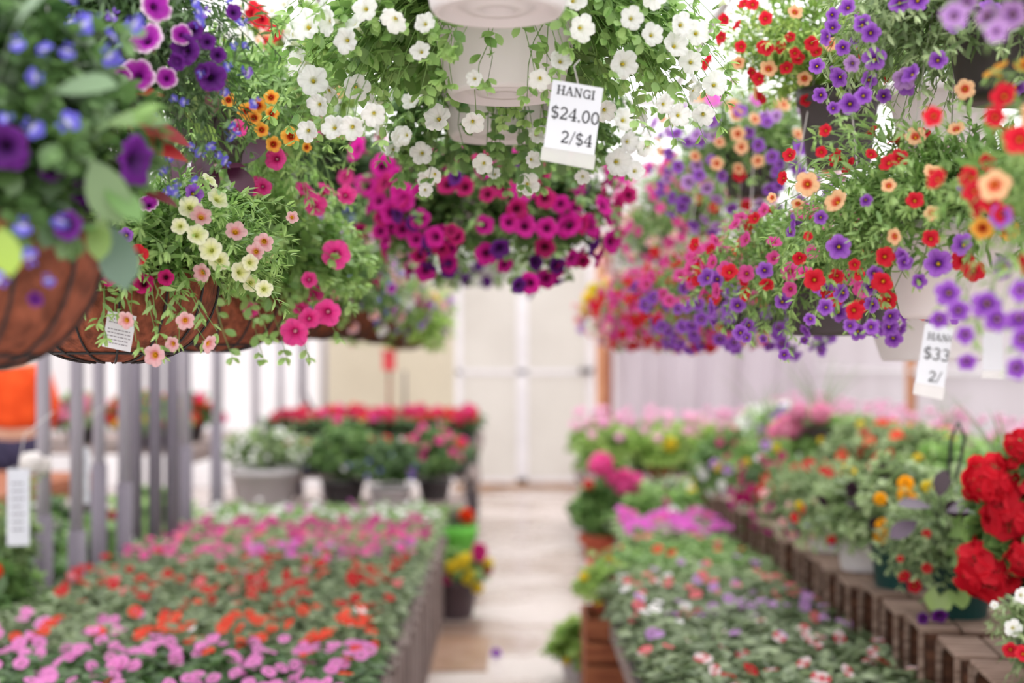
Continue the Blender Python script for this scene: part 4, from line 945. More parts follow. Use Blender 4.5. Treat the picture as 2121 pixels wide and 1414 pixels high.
# upper right tier
plant('hanging_pot', 'top right corner pot with blurred lilac flowers', 'hanging basket', pos(.62, 1.62, 1.93), 'dark', .09, .11, (0, 0, .05), (.17, .16, .12, .10), 'lance', .03, 'mid', 80, 500,
      [('lilac_calibrachoa', 2, .02, -1, 1), ('purple_calibrachoa', 2, .02, -1, 1)], 36, zlow=-.9, top=RAIL, seed=70,
      fixed=[('lilac_calibrachoa', *q) for q in [(1975, 40, 60), (2040, 30, 60), (2000, 10, 50), (2060, 70, 50), (2100, 30, 60)]])
plant('hanging_pot', 'dark hanging pot of violet calibrachoa near the top right, in focus', 'hanging basket', pos(.815, 2.3, 1.925), 'dark', .115, .15, (-.06, 0, .10), (.25, .22, .16, .125), 'lance', .030, 'sage', 190, 1500,
      [('purple_calibrachoa', 5, .018, -1, 1), ('lilac_calibrachoa', 1, .019, -1, .3)], 26, zlow=-.9, top=RAIL, seed=71,
      fixed=[('purple_calibrachoa', *q) for q in [(1784, 55, 46), (1802, 68, 42), (1812, 125, 50), (1761, 217, 46), (1787, 200, 40), (1704, 197, 36), (1694, 140, 36), (1744, 158, 42), (1942, 128, 40), (1747, 97, 34), (1724, 63, 36), (1797, 167, 36), (1724, 227, 30), (1830, 200, 34), (1760, 20, 40), (1720, 30, 30)]] + [('lilac_calibrachoa', 1872, 160, 54), ('lilac_calibrachoa', 1768, 130, 36)])
plant('hanging_pot', 'dark hanging pot of small red and peach flowers above the middle right', 'hanging basket', pos(.735, 3.2, 1.94), 'dark', .092, .17, (-.04, 0, .26), (.25, .23, .18, .12), 'lance', .032, 'lime', 150, 1200,
      [('red_calibrachoa', 6, .015, -1, 1), ('peach_calibrachoa', 1, .017, -1, 1)], 36, zlow=-.9, top=RAIL, seed=73,
      fixed=[('red_calibrachoa', *q) for q in [(1682, 88, 32), (1692, 112, 28), (1632, 145, 30), (1591, 103, 32), (1639, 80, 24), (1584, 40, 30), (1647, 112, 26), (1559, 13, 30), (1504, 38, 28), (1534, 58, 26), (1537, 97, 26), (1669, 207, 28)]] + [('peach_calibrachoa', *q) for q in [(1591, 147, 38), (1644, 30, 34), (1721, 92, 34), (1527, 130, 30)]])
plant('hanging_pot', 'hanging pot of violet and peach flowers left of the slim dark pot', 'hanging basket', pos(.73, 4.3, 2.0), 'dark', .10, .14, (-.02, 0, .13), (.28, .26, .21, .24), 'lance', .034, 'fresh', 130, 1200,
      [('purple_calibrachoa', 7, .021, -1, .4), ('lilac_calibrachoa', 3, .021, -1, .6), ('peach_calibrachoa', 2, .02, -.5, .7), ('imp_orchid', 3, .024, .3, 1), ('red_calibrachoa', 1, .02, -1, 0)], 98, zlow=-.95, top=RAIL, seed=75, mass=50,
      fixed=[('peach_calibrachoa', *q) for q in [(1527, 238, 30), (1560, 250, 30), (1528, 278, 34), (1487, 338, 32), (1443, 320, 28)]])
plant('hanging_pot', 'blurred hanging pot of pink and red flowers between the magenta and violet ones', 'hanging basket', pos(.72, 5.5, 2.0), 'dark', .10, .14, (-.02, 0, .08), (.30, .28, .22, .24), 'lance', .04, 'fresh', 100, 900,
      [('pinkish_calibrachoa', 6, .024, -1, 1), ('red_calibrachoa', 2, .022, -1, .2), ('plum_petunia', 1, .026, -1, -.2), ('peach_calibrachoa', 1, .022, 0, 1)], 90, zlow=-.9, top=RAIL, seed=77)
plant('hanging_pot', 'farthest upper right hanging pot, pale pink and green', 'hanging basket', pos(.70, 7.0, 2.0), 'dark', .10, .14, (0, 0, .05), (.28, .26, .2, .2), 'lance', .045, 'sage', 80, 600,
      [('pink_calibrachoa', 4, .026, -1, 1), ('plum_petunia', 1, .028, -1, -.2)], 60, zlow=-.9, top=RAIL, seed=79)
plant('hanging_pot', 'pale grey hanging pot seen behind the slim dark pot on the right', 'hanging basket', pos(.90, 2.95, 1.94), 'grey', .12, .13, (0, 0, .22), (.2, .18, .1, .08), 'lance', .03, 'fresh', 60, 400,
      [('purple_calibrachoa', 3, .018, -.5, 1)], 16, zlow=-.3, top=RAIL, seed=81)

# ---------------------------------------------------------------- price tags with slab lettering
def arc(cx, cy, rx, ry, a0, a1, n=14): return [(cx + rx * math.cos(math.radians(a0 + (a1 - a0) * i / n)), cy + ry * math.sin(math.radians(a0 + (a1 - a0) * i / n))) for i in range(n + 1)]
G = {  # strokes: (points, width)
    'H': (.95, [([(.2, 0), (.2, 1)], .17), ([(.75, 0), (.75, 1)], .17), ([(.2, .5), (.75, .5)], .09)] + [([(x - .17, y), (x + .17, y)], .09) for x in (.2, .75) for y in (.045, .955)]),
    'A': (.95, [([(.16, .03), (.46, 1)], .09), ([(.46, 1), (.8, .03)], .17), ([(.27, .34), (.68, .34)], .09)] + [([(x - .15, .045), (x + .15, .045)], .09) for x in (.16, .8)]),
    'N': (.98, [([(.2, 0), (.2, 1)], .09), ([(.78, 0), (.78, 1)], .09), ([(.2, .97), (.78, .05)], .17)] + [([(.05, .955), (.3, .955)], .09), ([(.05, .045), (.35, .045)], .09), ([(.63, .955), (.93, .955)], .09)]),
    'G': (.95, [(arc(.5, .5, .36, .44, 50, 325, 20), .14), ([(.82, .95), (.82, .68)], .09), ([(.8, 0.02), (.8, .42)], .15), ([(.6, .44), (.95, .44)], .09)]),
    'I': (.5, [([(.25, 0), (.25, 1)], .17)] + [([(.07, y), (.43, y)], .09) for y in (.045, .955)]),
    '$': (.72, [(arc(.36, .7, .24, .22, 30, 270, 14), .13), (arc(.36, .27, .24, .22, 90, -150, 14), .13), ([(.36, -.1), (.36, 1.1)], .06)]),
    '2': (.72, [(arc(.34, .7, .24, .25, 160, -30, 14) + [(.12, .08)], .13), ([(.08, .07), (.62, .07)], .14), ([(.6, .05), (.62, .24)], .07)]),
    '4': (.75, [([(.5, 0), (.5, 1)], .15), ([(.5, .98), (.06, .32)], .07), ([(.04, .3), (.7, .3)], .1), ([(.3, .045), (.68, .045)], .09)]),
    '.': (.32, [([(.16, 0), (.16, .14)], .15)]),
    '0': (.75, [(arc(.37, .5, .26, .45, 0, 360, 24), .13)]),
    '/': (.5, [([(.06, -.05), (.42, 1.05)], .08)]),
    '3': (.72, [(arc(.33, .74, .22, .21, 150, -80, 14), .12), (arc(.33, .27, .25, .24, 85, -150, 14), .13)]),
    '9': (.72, [(arc(.36, .68, .23, .26, 0, 360, 18), .12), (arc(.2, .55, .4, .52, 10, -60, 8), .12)]),
    'K': (.95, [([(.2, 0), (.2, 1)], .16), ([(.25, .42), (.7, .96)], .08), ([(.36, .55), (.78, .04)], .15)] + [([(a, y), (b, y)], .09) for a, b in ((.04, .36), (.58, .9)) for y in (.045, .955)]),
}
def write(mb, s, x, z, h, y=-.0012, xmax=9):
    for ch in s:
        if ch == ' ': x += h * .4; continue
        w, st = G[ch]
        for pts, wd in st:
            pts = np.array(pts, float)
            for a, b in zip(pts[:-1], pts[1:]):
                d = b - a; L = np.linalg.norm(d); n = np.array([-d[1], d[0]]) / max(L, 1e-6) * wd / 2; e = d / max(L, 1e-6) * min(wd * .15, .02)
                q = [a - e + n, b + e + n, b + e - n, a - e - n]
                if max(x + p[0] * h for p in q) > xmax: continue
                mb.poly([(x + p[0] * h, y, z + p[1] * h) for p in q][::-1])
        x += w * h
def price_tag(parent, base, px, py, d, w, h, roll, yaw, lines, label, sleeve=True):
    q = P(px, py, d) - base
    t = MB().box(-w / 2, w / 2, -.0006, .0006, -h / 2, h / 2).build('price_tag', M_PAPER, parent); t.location = tuple(q); t.rotation_euler = (0, roll, yaw); t['label'] = label
    mb = MB()
    for s, x, z, hh in lines: write(mb, s, x * w, z * h, hh * h, xmax=w * .5)
    mb.build('lettering', M_INK, t)
    if sleeve:
        mb = MB(); a = w * .53
        mb.poly([(-a, -.002, -h * .5), (a, -.002, -h * .5), (a, -.002, -h * .72), (-a, -.002, -h * .70)]); mb.poly([(-a, .002, -h * .5), (a, .002, -h * .5), (a, .002, -h * .72), (-a, .002, -h * .70)])
        mb.build('clear_sleeve', film_mat('sleeve_film', 'ffffff', .45, .5), t)
    MB().tube([(-.0, 0, h * .5), (-.01, 0, h * .75), (.0, .02, h * .9)], .0008, 5).build('tie', M_CLEARWIRE, t)
price_tag(tC1, C1, 1188, 243, 2.14, .078, .102, math.radians(8), math.radians(8), [('HANGI', -.40, .30, .135), ('$24.00', -.46, -.06, .185), ('2/$44', -.20, -.40, .18)], 'white price tag in a clear sleeve')
price_tag(tR1, R1, 1936, 735, 2.2 if False else 1.95, .038, .082, math.radians(9), math.radians(-20), [('HANG', -.35, .24, .12), ('$33', -.40, -.08, .2), ('2/', -.1, -.45, .18)], 'white price tag seen edge on')
price_tag(tR1, R1, 2056, 728, 1.9, .027, .05, 0, .1, [], 'small white tag', True)

# ================================================================== potted plants on and behind the crates
def potted(label, x, y, z, pot, r, h, rad, cz, leaf, ls, green, fl, n, seed, fixed=(), nst=60, inner=500, zlow=-.35, name='potted_plant', cat='potted plant', extra=None, group=None, mass=0, trails=(), cx=0):
    return plant(name, label, cat, pos(x, y, z), pot, r, h, (cx, 0, cz), rad, leaf, ls, green, nst, inner, fl, n, fixed=fixed, seed=seed, zlow=zlow, extra=extra, group=group, mass=mass, trails=trails, ymax=.4)
ZC = .752
gb = pos(1.40, 3.72, ZC)
potted('red geranium with large flower heads in a dark green pot at the right edge', 1.40, 3.72, ZC, 'green', .10, .17, (.19, .17, .19, .10), .26, 'round', .085, 'mid', [], 0, 101, nst=26, inner=130, zlow=-.7,
       fixed=[('geranium_red', *q) for q in [(2048, 990, 112), (2092, 1052, 138), (2046, 1178, 135), (2116, 925, 76), (2101, 962, 30), (2121, 1150, 80)]] + [('geranium_red', 2010, 1020, 34)], name='potted_geranium')
potted('pot of white and red calibrachoa spilling over the crate edge in the bottom right corner', 1.30, 3.30, ZC, 'plum', .08, .12, (.18, .15, .13, .2), .1, 'lance', .036, 'sage', [('white_petunia', 1, .016, -.2, 1)], 4, 102, nst=110, inner=700, zlow=-.9,
       fixed=[('white_petunia', 2097, 1300, 40), ('white_petunia', 2112, 1232, 36), ('red_calibrachoa', 2092, 1343, 34), ('red_calibrachoa', 2118, 1355, 36), ('white_petunia', 2060, 1255, 18)], name='potted_calibrachoa')
potted('leafy plant with small dark red flowers in a ribbed green pot left of the geranium', 1.32, 4.2, ZC - .02, 'green', .10, .20, (.25, .19, .18, .16), .24, 'lance', .038, 'sage', [], 0, 103, nst=130, inner=800, zlow=-.8,
       fixed=[('red_calibrachoa', 1870, 1190, 28), ('red_calibrachoa', 1894, 1212, 32), ('red_calibrachoa', 1920, 1175, 22), ('red_calibrachoa', 1865, 1155, 16), ('red_calibrachoa', 1917, 1106, 20), ('plum_petunia', 1945, 1270, 36), ('plum_petunia', 1912, 1280, 26), ('black_petunia', 2010, 1060, 50), ('black_petunia', 1970, 1055, 40), ('black_petunia', 2020, 1140, 40)],
       extra=big_leaves(pos(1.32, 4.2, ZC - .02), [(1955, 1100, 4.05, .6, .4, .09, '8db45a', 'round'), (2000, 1110, 4.05, .5, .1, .10, '7d9a6c', 'round'), (1950, 1215, 4.05, -.2, -.8, .08, 'a2c06a', 'round'), (1975, 1215, 4.05, .4, -.7, .07, '94b85c', 'round'), (1960, 1160, 4.05, .3, .2, .08, '86a85c', 'round'), (1930, 1050, 4.0, -.8, .2, .10, '5f4d62', 'oval'), (1960, 1060, 4.0, .8, .3, .11, '665468', 'oval'), (1990, 1030, 4.0, .5, .5, .08, '53404f', 'oval'), (1900, 1080, 4.0, -.7, -.3, .09, '6d5a70', 'oval'), (1990, 1075, 4.0, .7, -.3, .09, '3a2630', 'oval'), (1945, 1030, 4.0, .1, .8, .08, '46343f', 'oval')]))
potted('golden marigolds with dark leaves in a ribbed green pot', 1.29, 4.72, ZC - .01, 'green', .105, .20, (.26, .22, .18, .14), .25, 'oval', .055, 'sage', [('black_petunia', 1, .028, -.3, 1)], 6, 104, nst=90, inner=600,
       fixed=[('marigold', *q) for q in [(1877, 1003, 34), (1873, 1026, 36), (1822, 1034, 28), (1826, 1090, 32), (1823, 1110, 34), (1888, 1035, 26)]] + [('marigold_lemon', 1920, 1010, 26), ('marigold_lemon', 1935, 1000, 22)], name='potted_marigold',
       extra=big_leaves(pos(1.29, 4.72, ZC), [(1900, 1050, 4.6, .8, .25, .12, '6a5468', 'oval'), (1890, 1095, 4.6, .6, .45, .12, '5b485a', 'oval'), (1930, 1070, 4.6, -.7, .1, .10, '5f4c60', 'oval'), (1850, 1060, 4.6, -.7, -.1, .09, '8a9c80', 'oval'), (1800, 1040, 4.6, .2, .6, .08, '2f2228', 'oval'), (1790, 1050, 4.6, -.5, .3, .07, '33242c', 'oval'), (1960, 1030, 4.6, .5, .3, .09, '5a465a', 'oval')]))
potted('white pot with pale pink and blue small flowers, right one of two white pots', 1.29, 5.2, ZC - .01, 'whitetub', .11, .16, (.25, .22, .17, .17), .19, 'lance', .05, 'sage', [('red_calibrachoa', 1, .02, -1, 1), ('lobelia', 2, .018, -1, 0), ('marigold_lemon', 1, .02, 0, 1)], 18, 105, nst=80, inner=500, zlow=-.7, fixed=[('red_calibrachoa', 1773, 1092, 30)])
potted('white pot with pale pink flowers, left one of two white pots', 1.29, 5.72, ZC - .01, 'whitetub', .11, .16, (.26, .22, .18, .2), .18, 'lance', .05, 'sage', [('pink_calibrachoa', 4, .022, -1, .3), ('red_calibrachoa', 1, .022, 0, 1), ('lobelia', 2, .018, -1, 0)], 24, 106, nst=80, inner=500, zlow=-.7)
potted('red and magenta petunias spilling over the far crates', 1.29, 6.3, ZC - .01, 'plum', .11, .15, (.21, .2, .17, .22), .16, 'lance', .042, 'mid', [('magenta_petunia', 4, .028, -1, .1), ('red_petunia', 2, .03, 0, 1)], 26, 107, nst=80, inner=600, zlow=-.95)
potted('dark leaved pot with magenta flowers hanging over the far end of the crates', 1.29, 6.95, ZC - .01, 'plum', .11, .15, (.21, .2, .16, .26), .14, 'lance', .042, 'deep', [('magenta_petunia', 4, .028, -1, .1), ('crimson_petunia', 2, .03, -1, 1)], 30, 108, nst=80, inner=600, zlow=-.95)
potted('pot of mixed pink and white flowers on the last crates', 1.32, 7.6, ZC - .01, 'plum', .11, .15, (.22, .2, .2, .2), .16, 'lance', .045, 'fresh', [('crimson_petunia', 2, .03, -1, 1), ('white_petunia', 2, .03, -1, 1), ('lilac_calibrachoa', 2, .03, -1, 1), ('marigold_lemon', 1, .025, -1, 1)], 30, 109, nst=80, inner=600, zlow=-.9)
potted('leafy pot with pink and white flowers behind the last crates', 1.30, 8.45, .70, 'plum', .11, .15, (.25, .22, .24, .2), .16, 'oval', .06, 'mid', [('hotpink_petunia', 2, .03, -1, 1), ('white_petunia', 2, .03, -1, 1)], 20, 110, nst=80, inner=600, zlow=-.9)
# black wire hook
t = thing('plant_hook', 'thin black wire hook arching above the marigolds', 'hook', P(1985, 1040, 4.35))
MB().tube([(.0, 0, -.16), (-.03, 0, .1), (-.02, 0, .20), (.0, 0, .245), (.02, 0, .20), (.0, 0, .10), (-.025, 0, .02), (-.03, 0, .10)], .006, 8).build('hook', M_WIRE, t, True)
# spiky grass
def spikes(label, p, h, n, seed, col='7f9a68', spread=.25, nm='spike_grass'):
    t = thing(nm, label, 'grass plant', p); rng = np.random.default_rng(seed); S = Soup()
    a = rng.uniform(0, 6.28, n); lean = rng.uniform(.05, spread, n)
    u = np.stack([np.cos(a) * lean, np.sin(a) * lean, np.ones(n)], 1)
    put_leaves(S, 'blade', np.zeros((n, 3)), u, np.stack([-np.cos(a), -np.sin(a), lean + .2], 1), h * rng.uniform(.6, 1.05, n), np.tile(lin(col), (n, 1)) * rng.uniform(.8, 1.15, (n, 1)), np.full(n, .35))
    link('blades', S.mesh('blades', M_LEAF), t)
    link('pot', pot_mesh('plum', .08, .12), t).location = (0, 0, -.11)
    return t
# --- second row behind the crates
bench('display_bench', 'grey bench behind the crates carrying a second row of potted flowers', 1.68, 2.22, 4.3, 10.6, .78, M_GREYWOODY)
bench('display_bench', 'far right bench of pale pink upright flowers beneath the plastic wall', 2.42, 3.3, 5.5, 14.2, .72, M_GREYWOODY)
second = [
    (1.86, 4.75, 'dark petunias and bronze leaves just left of the upper geranium head', 'oval', .05, 'sage', [('black_petunia', 3, .03, -.5, 1), ('marigold_lemon', 2, .025, 0, 1)], 12),
    (1.90, 5.3, 'leafy climbing plant around the black hook', 'oval', .055, 'mid', [('marigold_lemon', 1, .022, 0, 1)], 3),
    (1.86, 5.85, 'pot of yellow flowers behind the marigolds', 'oval', .05, 'fresh', [('marigold_lemon', 3, .026, -.2, 1), ('white_petunia', 1, .024, 0, 1)], 8),
    (1.88, 6.4, 'pot of salmon and orange flowers right of the centre of the display bench', 'oval', .06, 'sage', [('imp_orange', 4, .034, 0, 1), ('imp_coral', 2, .034, 0, 1)], 16),
    (1.86, 6.95, 'pot of orange red flowers over pale leaves', 'oval', .06, 'sage', [('red_petunia', 2, .034, -.3, 1), ('imp_orange', 4, .036, 0, 1)], 16),
    (1.86, 7.5, 'leafy pot with yellow and red dots beside the orange red flowers', 'oval', .06, 'sage', [('marigold_lemon', 2, .026, -.5, 1), ('red_petunia', 1, .03, -.3, 1)], 9),
    (1.82, 8.1, 'pale pink geranium with big round heads beneath the grass spikes', 'round', .08, 'fresh', [], 0),
    (1.84, 8.75, 'lush green pot with scattered pink and yellow flowers', 'oval', .06, 'fresh', [('pinkish_calibrachoa', 2, .03, -1, 1), ('marigold_lemon', 2, .03, 0, 1)], 16),
    (1.84, 9.4, 'pot of violet and lilac spikes left of the pale pink geranium', 'oval', .06, 'fresh', [('purple_calibrachoa', 3, .034, -.6, 1), ('lilac_calibrachoa', 2, .034, -1, 1), ('red_petunia', 1, .034, 0, 1)], 22),
    (1.84, 10.1, 'pot of white flowers at the far end of the display bench', 'oval', .06, 'sage', [('white_petunia', 4, .05, 0, 1)], 24)]
for i, (x, y, lb, lf, ls, gr, fl, n) in enumerate(second):
    potted(lb, x, y, .78, 'plum', .12, .16, (.26, .24, .22 if i != 6 else .2, .12), .2, lf, ls, gr, fl, n, 120 + i, nst=60, inner=420, zlow=-.5,
           fixed=[('geranium_pale', *q) for q in [(1635, 885, 62), (1610, 895, 44), (1700, 855, 50), (1672, 880, 52), (1655, 855, 44)]] if i == 6 else ())
for q, h, n, sd, lb in ((P(1585, 900, 8.6), .45, 9, 3, 'thin green grass spikes left of the pale pink geranium'), (P(1700, 890, 8.0), .5, 14, 4, 'tall thin grass spikes behind the pale pink geranium'), (P(2095, 1050, 4.45), .42, 7, 6, 'grass spikes rising behind the upper geranium head at the right edge'), (P(1960, 900, 7.0), .25, 8, 7, 'short grass tuft above the dark hook')):
    spikes('spiky grass plant: ' + lb, q, h, n, sd)
# tulip like pink flowers on the far bench
def stems_extra(pts):
    def f(S, rng):
        p = np.array(pts); b = p * np.array([.6, .6, 0]) + [0, 0, .08]
        tubes(S, bez(b, (b + p) / 2, p, np.linspace(0, 1, 5)), .004, lin('9cba78'))
    return f
for i in range(16):
    y = 5.8 + i * .53; x = 2.56 + .30 * (i % 2)
    rng = np.random.default_rng(300 + i); n = 13
    pts = np.stack([rng.uniform(-.24, .24, n), rng.uniform(-.22, .22, n), rng.uniform(.34, .46, n)], 1)
    t = plant('potted_tulips', 'pot of pale pink upright flowers on the far right bench under the plastic wall', 'potted plant', pos(x, y, .72), 'plum', .12, .14, (0, 0, .17), (.27, .25, .15, .08), 'oval', .08, 'lime', 34, 170, seed=300 + i, zlow=-.2, extra=stems_extra(pts), group='pale pink upright flowers on the far right bench')
    for p in pts: put_flower(t, 'tulip_pink', p, (rng.normal() * .1, rng.normal() * .1, 1), .030, rng)
# --- right rear of the path
bench('rear_bench', 'dark legged bench right of the path end, under pale pink flowers', .62, 2.3, 11.0, 13.6, .52, M_GREYWOODY)
kinds = [('tulip_pink', 'lime')] * 9
q = 0
wh = ['front left', 'front middle', 'front right', 'front far right', 'rear left', 'rear middle', 'rear right', 'rear far right']
for jy, y in enumerate((11.35, 12.7)):
    for jx, x in enumerate((.78, 1.2, 1.62, 2.05)):
        rng = np.random.default_rng(400 + q); n = 11
        pts = np.stack([rng.uniform(-.26, .26, n), rng.uniform(-.3, .1, n), rng.uniform(.36, .56, n)], 1)
        t = plant('potted_tulips', 'lime leaved pot of pale pink flowers on the rear bench, %s place' % wh[q], 'potted plant', pos(x, y, .52), 'terra' if jy == 0 and jx in (1, 2) else 'plum', .13, .16, (0, 0, .24), (.27, .27, .2, .1), 'oval', .10, 'lime', 40, 220, seed=400 + q, zlow=-.4, extra=stems_extra(pts),
                  fixed=[('marigold_lemon', 1388, 920, 30)] if q == 1 else ())
        for p in pts: put_flower(t, 'tulip_pink', p, (rng.normal() * .2, -.3, 1), .042, rng)
        q += 1
potted('rose pink geranium in a terracotta urn on the floor right of the path', .635, 9.75, 0, 'terra', .165, .33, (.22, .2, .20, .06), .44, 'round', .10, 'mid', [], 0, 140, nst=40, inner=200, zlow=-.1,
       fixed=[('geranium_pink', *q_) for q_ in [(1245, 965, 58), (1268, 990, 34), (1310, 1000, 50), (1290, 1010, 44), (1295, 985, 30)]] + [('geranium_salmon', 1218, 1005, 26)], name='potted_geranium')
for i, (x, y, lb) in enumerate(((.95, 9.5, 'leafy green plant with few pink flowers right of the terracotta urn'), (1.3, 9.9, 'leafy plant with yellow and white flowers behind the orchid pink rows'), (1.62, 9.3, 'leafy plant with dark red flowers behind the far crates'), (1.1, 10.4, 'grey green leafy plant in front of the rear bench'))):
    potted(lb, x, y, 0 if i != 2 else .0, 'grey', .16, .28, (.30, .26, .24, .15), .42, 'oval', .08, ['fresh', 'fresh', 'mid', 'grey'][i], [('pinkish_calibrachoa', 1, .03, -.3, 1), ('marigold_lemon', 1.4 if i == 1 else .2, .03, -.3, 1), ('white_petunia', 1, .035, -.3, 1)], 10, 150 + i, nst=60, inner=360)
potted('small terracotta pot of yellow and coral flowers on the slatted crate', .40, 6.25, .412, 'terra', .07, .11, (.13, .12, .09, .08), .12, 'oval', .045, 'lime', [('marigold_lemon', 1, .02, -1, 1), ('imp_coral', 1, .02, 0, 1)], 8, 160, nst=40, inner=160, zlow=-.8)
potted('low trailing yellow green plant on the path beside the slatted crate', .30, 6.75, 0, 'grey', .07, .09, (.13, .12, .16, .05), .12, 'oval', .06, 'lime', [('marigold_lemon', 1, .018, -1, 1)], 4, 161, nst=26, inner=60, zlow=-.4)
# ================================================================== left rear
potted('plum coloured pot of yellow and crimson flowers on the path by the left bench end', -.36, 8.4, 0, 'plum', .165, .235, (.22, .2, .12, .12), .27, 'oval', .055, 'fresh', [('marigold_lemon', 1, .02, -.5, .8)], 2, 170, nst=70, inner=420, zlow=-.7, name='potted_flowers',
       fixed=[('marigold_lemon', *q_) for q_ in [(955, 1163, 34), (935, 1172, 28), (970, 1198, 26), (990, 1215, 26), (1010, 1165, 24), (965, 1155, 24)]] + [('crimson_petunia', *q_) for q_ in [(993, 1140, 34), (992, 1152, 30), (925, 1198, 22), (1010, 1180, 22)]])
t = potted('lime green bucket with an orange red flower behind the plum coloured pot', -.38, 9.3, 0, 'lime', .15, .44, (.13, .13, .07, .03), .47, 'oval', .05, 'mid', [], 0, 171, nst=30, inner=120, fixed=[('marigold_red', 965, 1068, 34)], name='flower_bucket', cat='bucket')
o = thing('fallen_flower', 'small purple blossom lying on the wet path', 'flower', P(1025, 1365, 7.15)); o.location = (-.08, 7.2, .03)
put_flower(o, 'purple_calibrachoa', (0, 0, 0), (0, -.8, .5), .028, np.random.default_rng(1))
bench('rear_bench', 'tiered stand of red flowers at the rear left of the path', -2.1, -.29, 11.6, 13.6, .86, M_GREYWOODY)
bench('rear_bench', 'lower shelf bench in front of the tiered stand', -1.95, -.27, 10.3, 11.4, .68, M_GREYWOODY)
bench('rear_bench', 'low bench just past the left bench carrying green bushy pots', -2.0, -.34, 9.2, 10.15, .54, M_GREYWOODY)
for r_, y in enumerate((11.85, 12.6, 13.3)):
    for c in range(6):
        lb = ['front', 'middle', 'back'][r_]
        flat('geranium_tray', 'tray of red and rose flowers in the %s row of the tiered stand' % lb, (-1.92 + c * .295, y, .86), [('geranium_rose', 4), ('geranium_salmon', 2), ('geranium_pink', 1)], 9, .050, r_ + c, 'rose trays on the tiered stand, %s row' % lb, w=.27, d=.5, green='deep', nleaf=200, ls=.08, hh=.12, face=(0, -.8, 1))
for r_, y in enumerate((10.55, 11.1)):
    for c in range(5):
        lb = ['front', 'back'][r_]
        flat('geranium_tray', 'tray of pink and coral flowers in the %s row of the lower shelf bench' % lb, (-1.72 + c * .31, y, .68), [('geranium_pink', 2), ('geranium_salmon', 3), ('geranium_rose', 2), ('white_head', .4)] if c > 2 else [('geranium_salmon', 3)], 8 if c > 2 else 4, .044, r_ + c, 'pink and coral trays on the lower shelf, %s row' % lb, w=.28, d=.48, green='deep', nleaf=200, ls=.08, hh=.13, face=(0, -.9, 1))
potted('big grey white planter of white bedding flowers behind the left bench', -1.68, 9.65, .54, 'grey', .24, .24, (.30, .26, .19, .05), .32, 'oval', .05, 'sage', [('white_petunia', 1, .02, -.2, 1)], 44, 180, nst=70, inner=500, name='flower_planter', cat='planter')
potted('bushy deep green plant right of the white planter', -1.15, 9.7, .54, 'dark', .15, .16, (.28, .25, .26, .14), .3, 'oval', .05, 'mid', [('lobelia', 1, .02, -1, 0), ('white_petunia', .6, .02, -1, .5)], 12, 181, nst=90, inner=700)
potted('bushy green plant with blue flowers in a pale bowl, left of the lime bucket', -.82, 9.6, .54, 'grey', .15, .12, (.24, .22, .22, .1), .24, 'oval', .05, 'deep', [('lobelia', 1, .022, -1, .5), ('lilac_calibrachoa', .5, .02, -1, 0)], 14, 182, nst=80, inner=600)
potted('pot with pink blossoms at the right end of the low bench', -.54, 9.9, .54, 'dark', .12, .15, (.18, .18, .24, .08), .28, 'oval', .055, 'mid', [('hotpink_petunia', 3, .036, 0, 1), ('lobelia', 1, .02, -1, 0)], 12, 183, nst=60, inner=400)
# red feeder on a rod
t = thing('red_lantern', 'small red box on a thin reddish rod in front of the yellowed pane', 'lantern', (-1.18, 13.65, .86))
MB().tube([(0, 0, 0), (0, 0, .56)], .014, 8).build('rod', M_TIMBERD, t, True)
MB().box(-.06, .06, -.05, .05, .56, .74).box(-.075, .075, -.065, .065, .74, .76).build('box', M_RED, t, bevel=.01)
t = thing('metal_rack', 'thin dark metal rack frame standing in the red and pink trays', 'rack', (-1.0, 13.0, .86))
MB().tube([(-.7, 0, 0), (-.9, 0, .35), (-.9, 0, .9)], .018, 8).build('upright', M_DARKMETAL, t, True)
MB().tube([(.02, 0, 0), (.02, 0, .56)], .012, 8).build('upright', M_DARKMETAL, t, True)
# --- beyond the posts
bench('side_bench', 'brown topped bench beyond the grey posts on the left', -4.3, -2.75, 7.2, 9.4, .78, M_REDCRATE)
bench('side_bench', 'far side bench of pink flowers beyond the posts', -4.5, -2.6, 11.2, 14.6, .80, M_GREYWOODY)
side = [(-3.7, 12.2, [('geranium_pale', 3)], 16, 'pot of pale pink flowers behind the gap right of the orange jumper', 'fresh'), (-3.15, 12.0, [('geranium_salmon', 3)], 12, 'pot of coral red flowers seen between the far posts', 'mid'), (-2.85, 12.6, [('geranium_salmon', 2), ('geranium_pink', 1)], 14, 'pot of coral and pink flowers left of the white planter', 'mid'),
        (-4.15, 12.0, [('geranium_pink', 3)], 14, 'pot of rose flowers beside the orange jumper', 'mid'), (-2.9, 11.5, [('imp_orange', 2), ('marigold_lemon', 1)], 14, 'pot of orange and yellow flowers between the far posts', 'fresh')]
for i, (x, y, fl, n, lb, gr) in enumerate(side):
    potted(lb, x, y, .80, 'dark', .13, .16, (.27, .25, .2, .1), .22, 'oval', .08, gr, [(a, b, .055 if 'ger' in a else .04, -.3, 1) for a, b in fl], n, 200 + i, nst=50, inner=300)
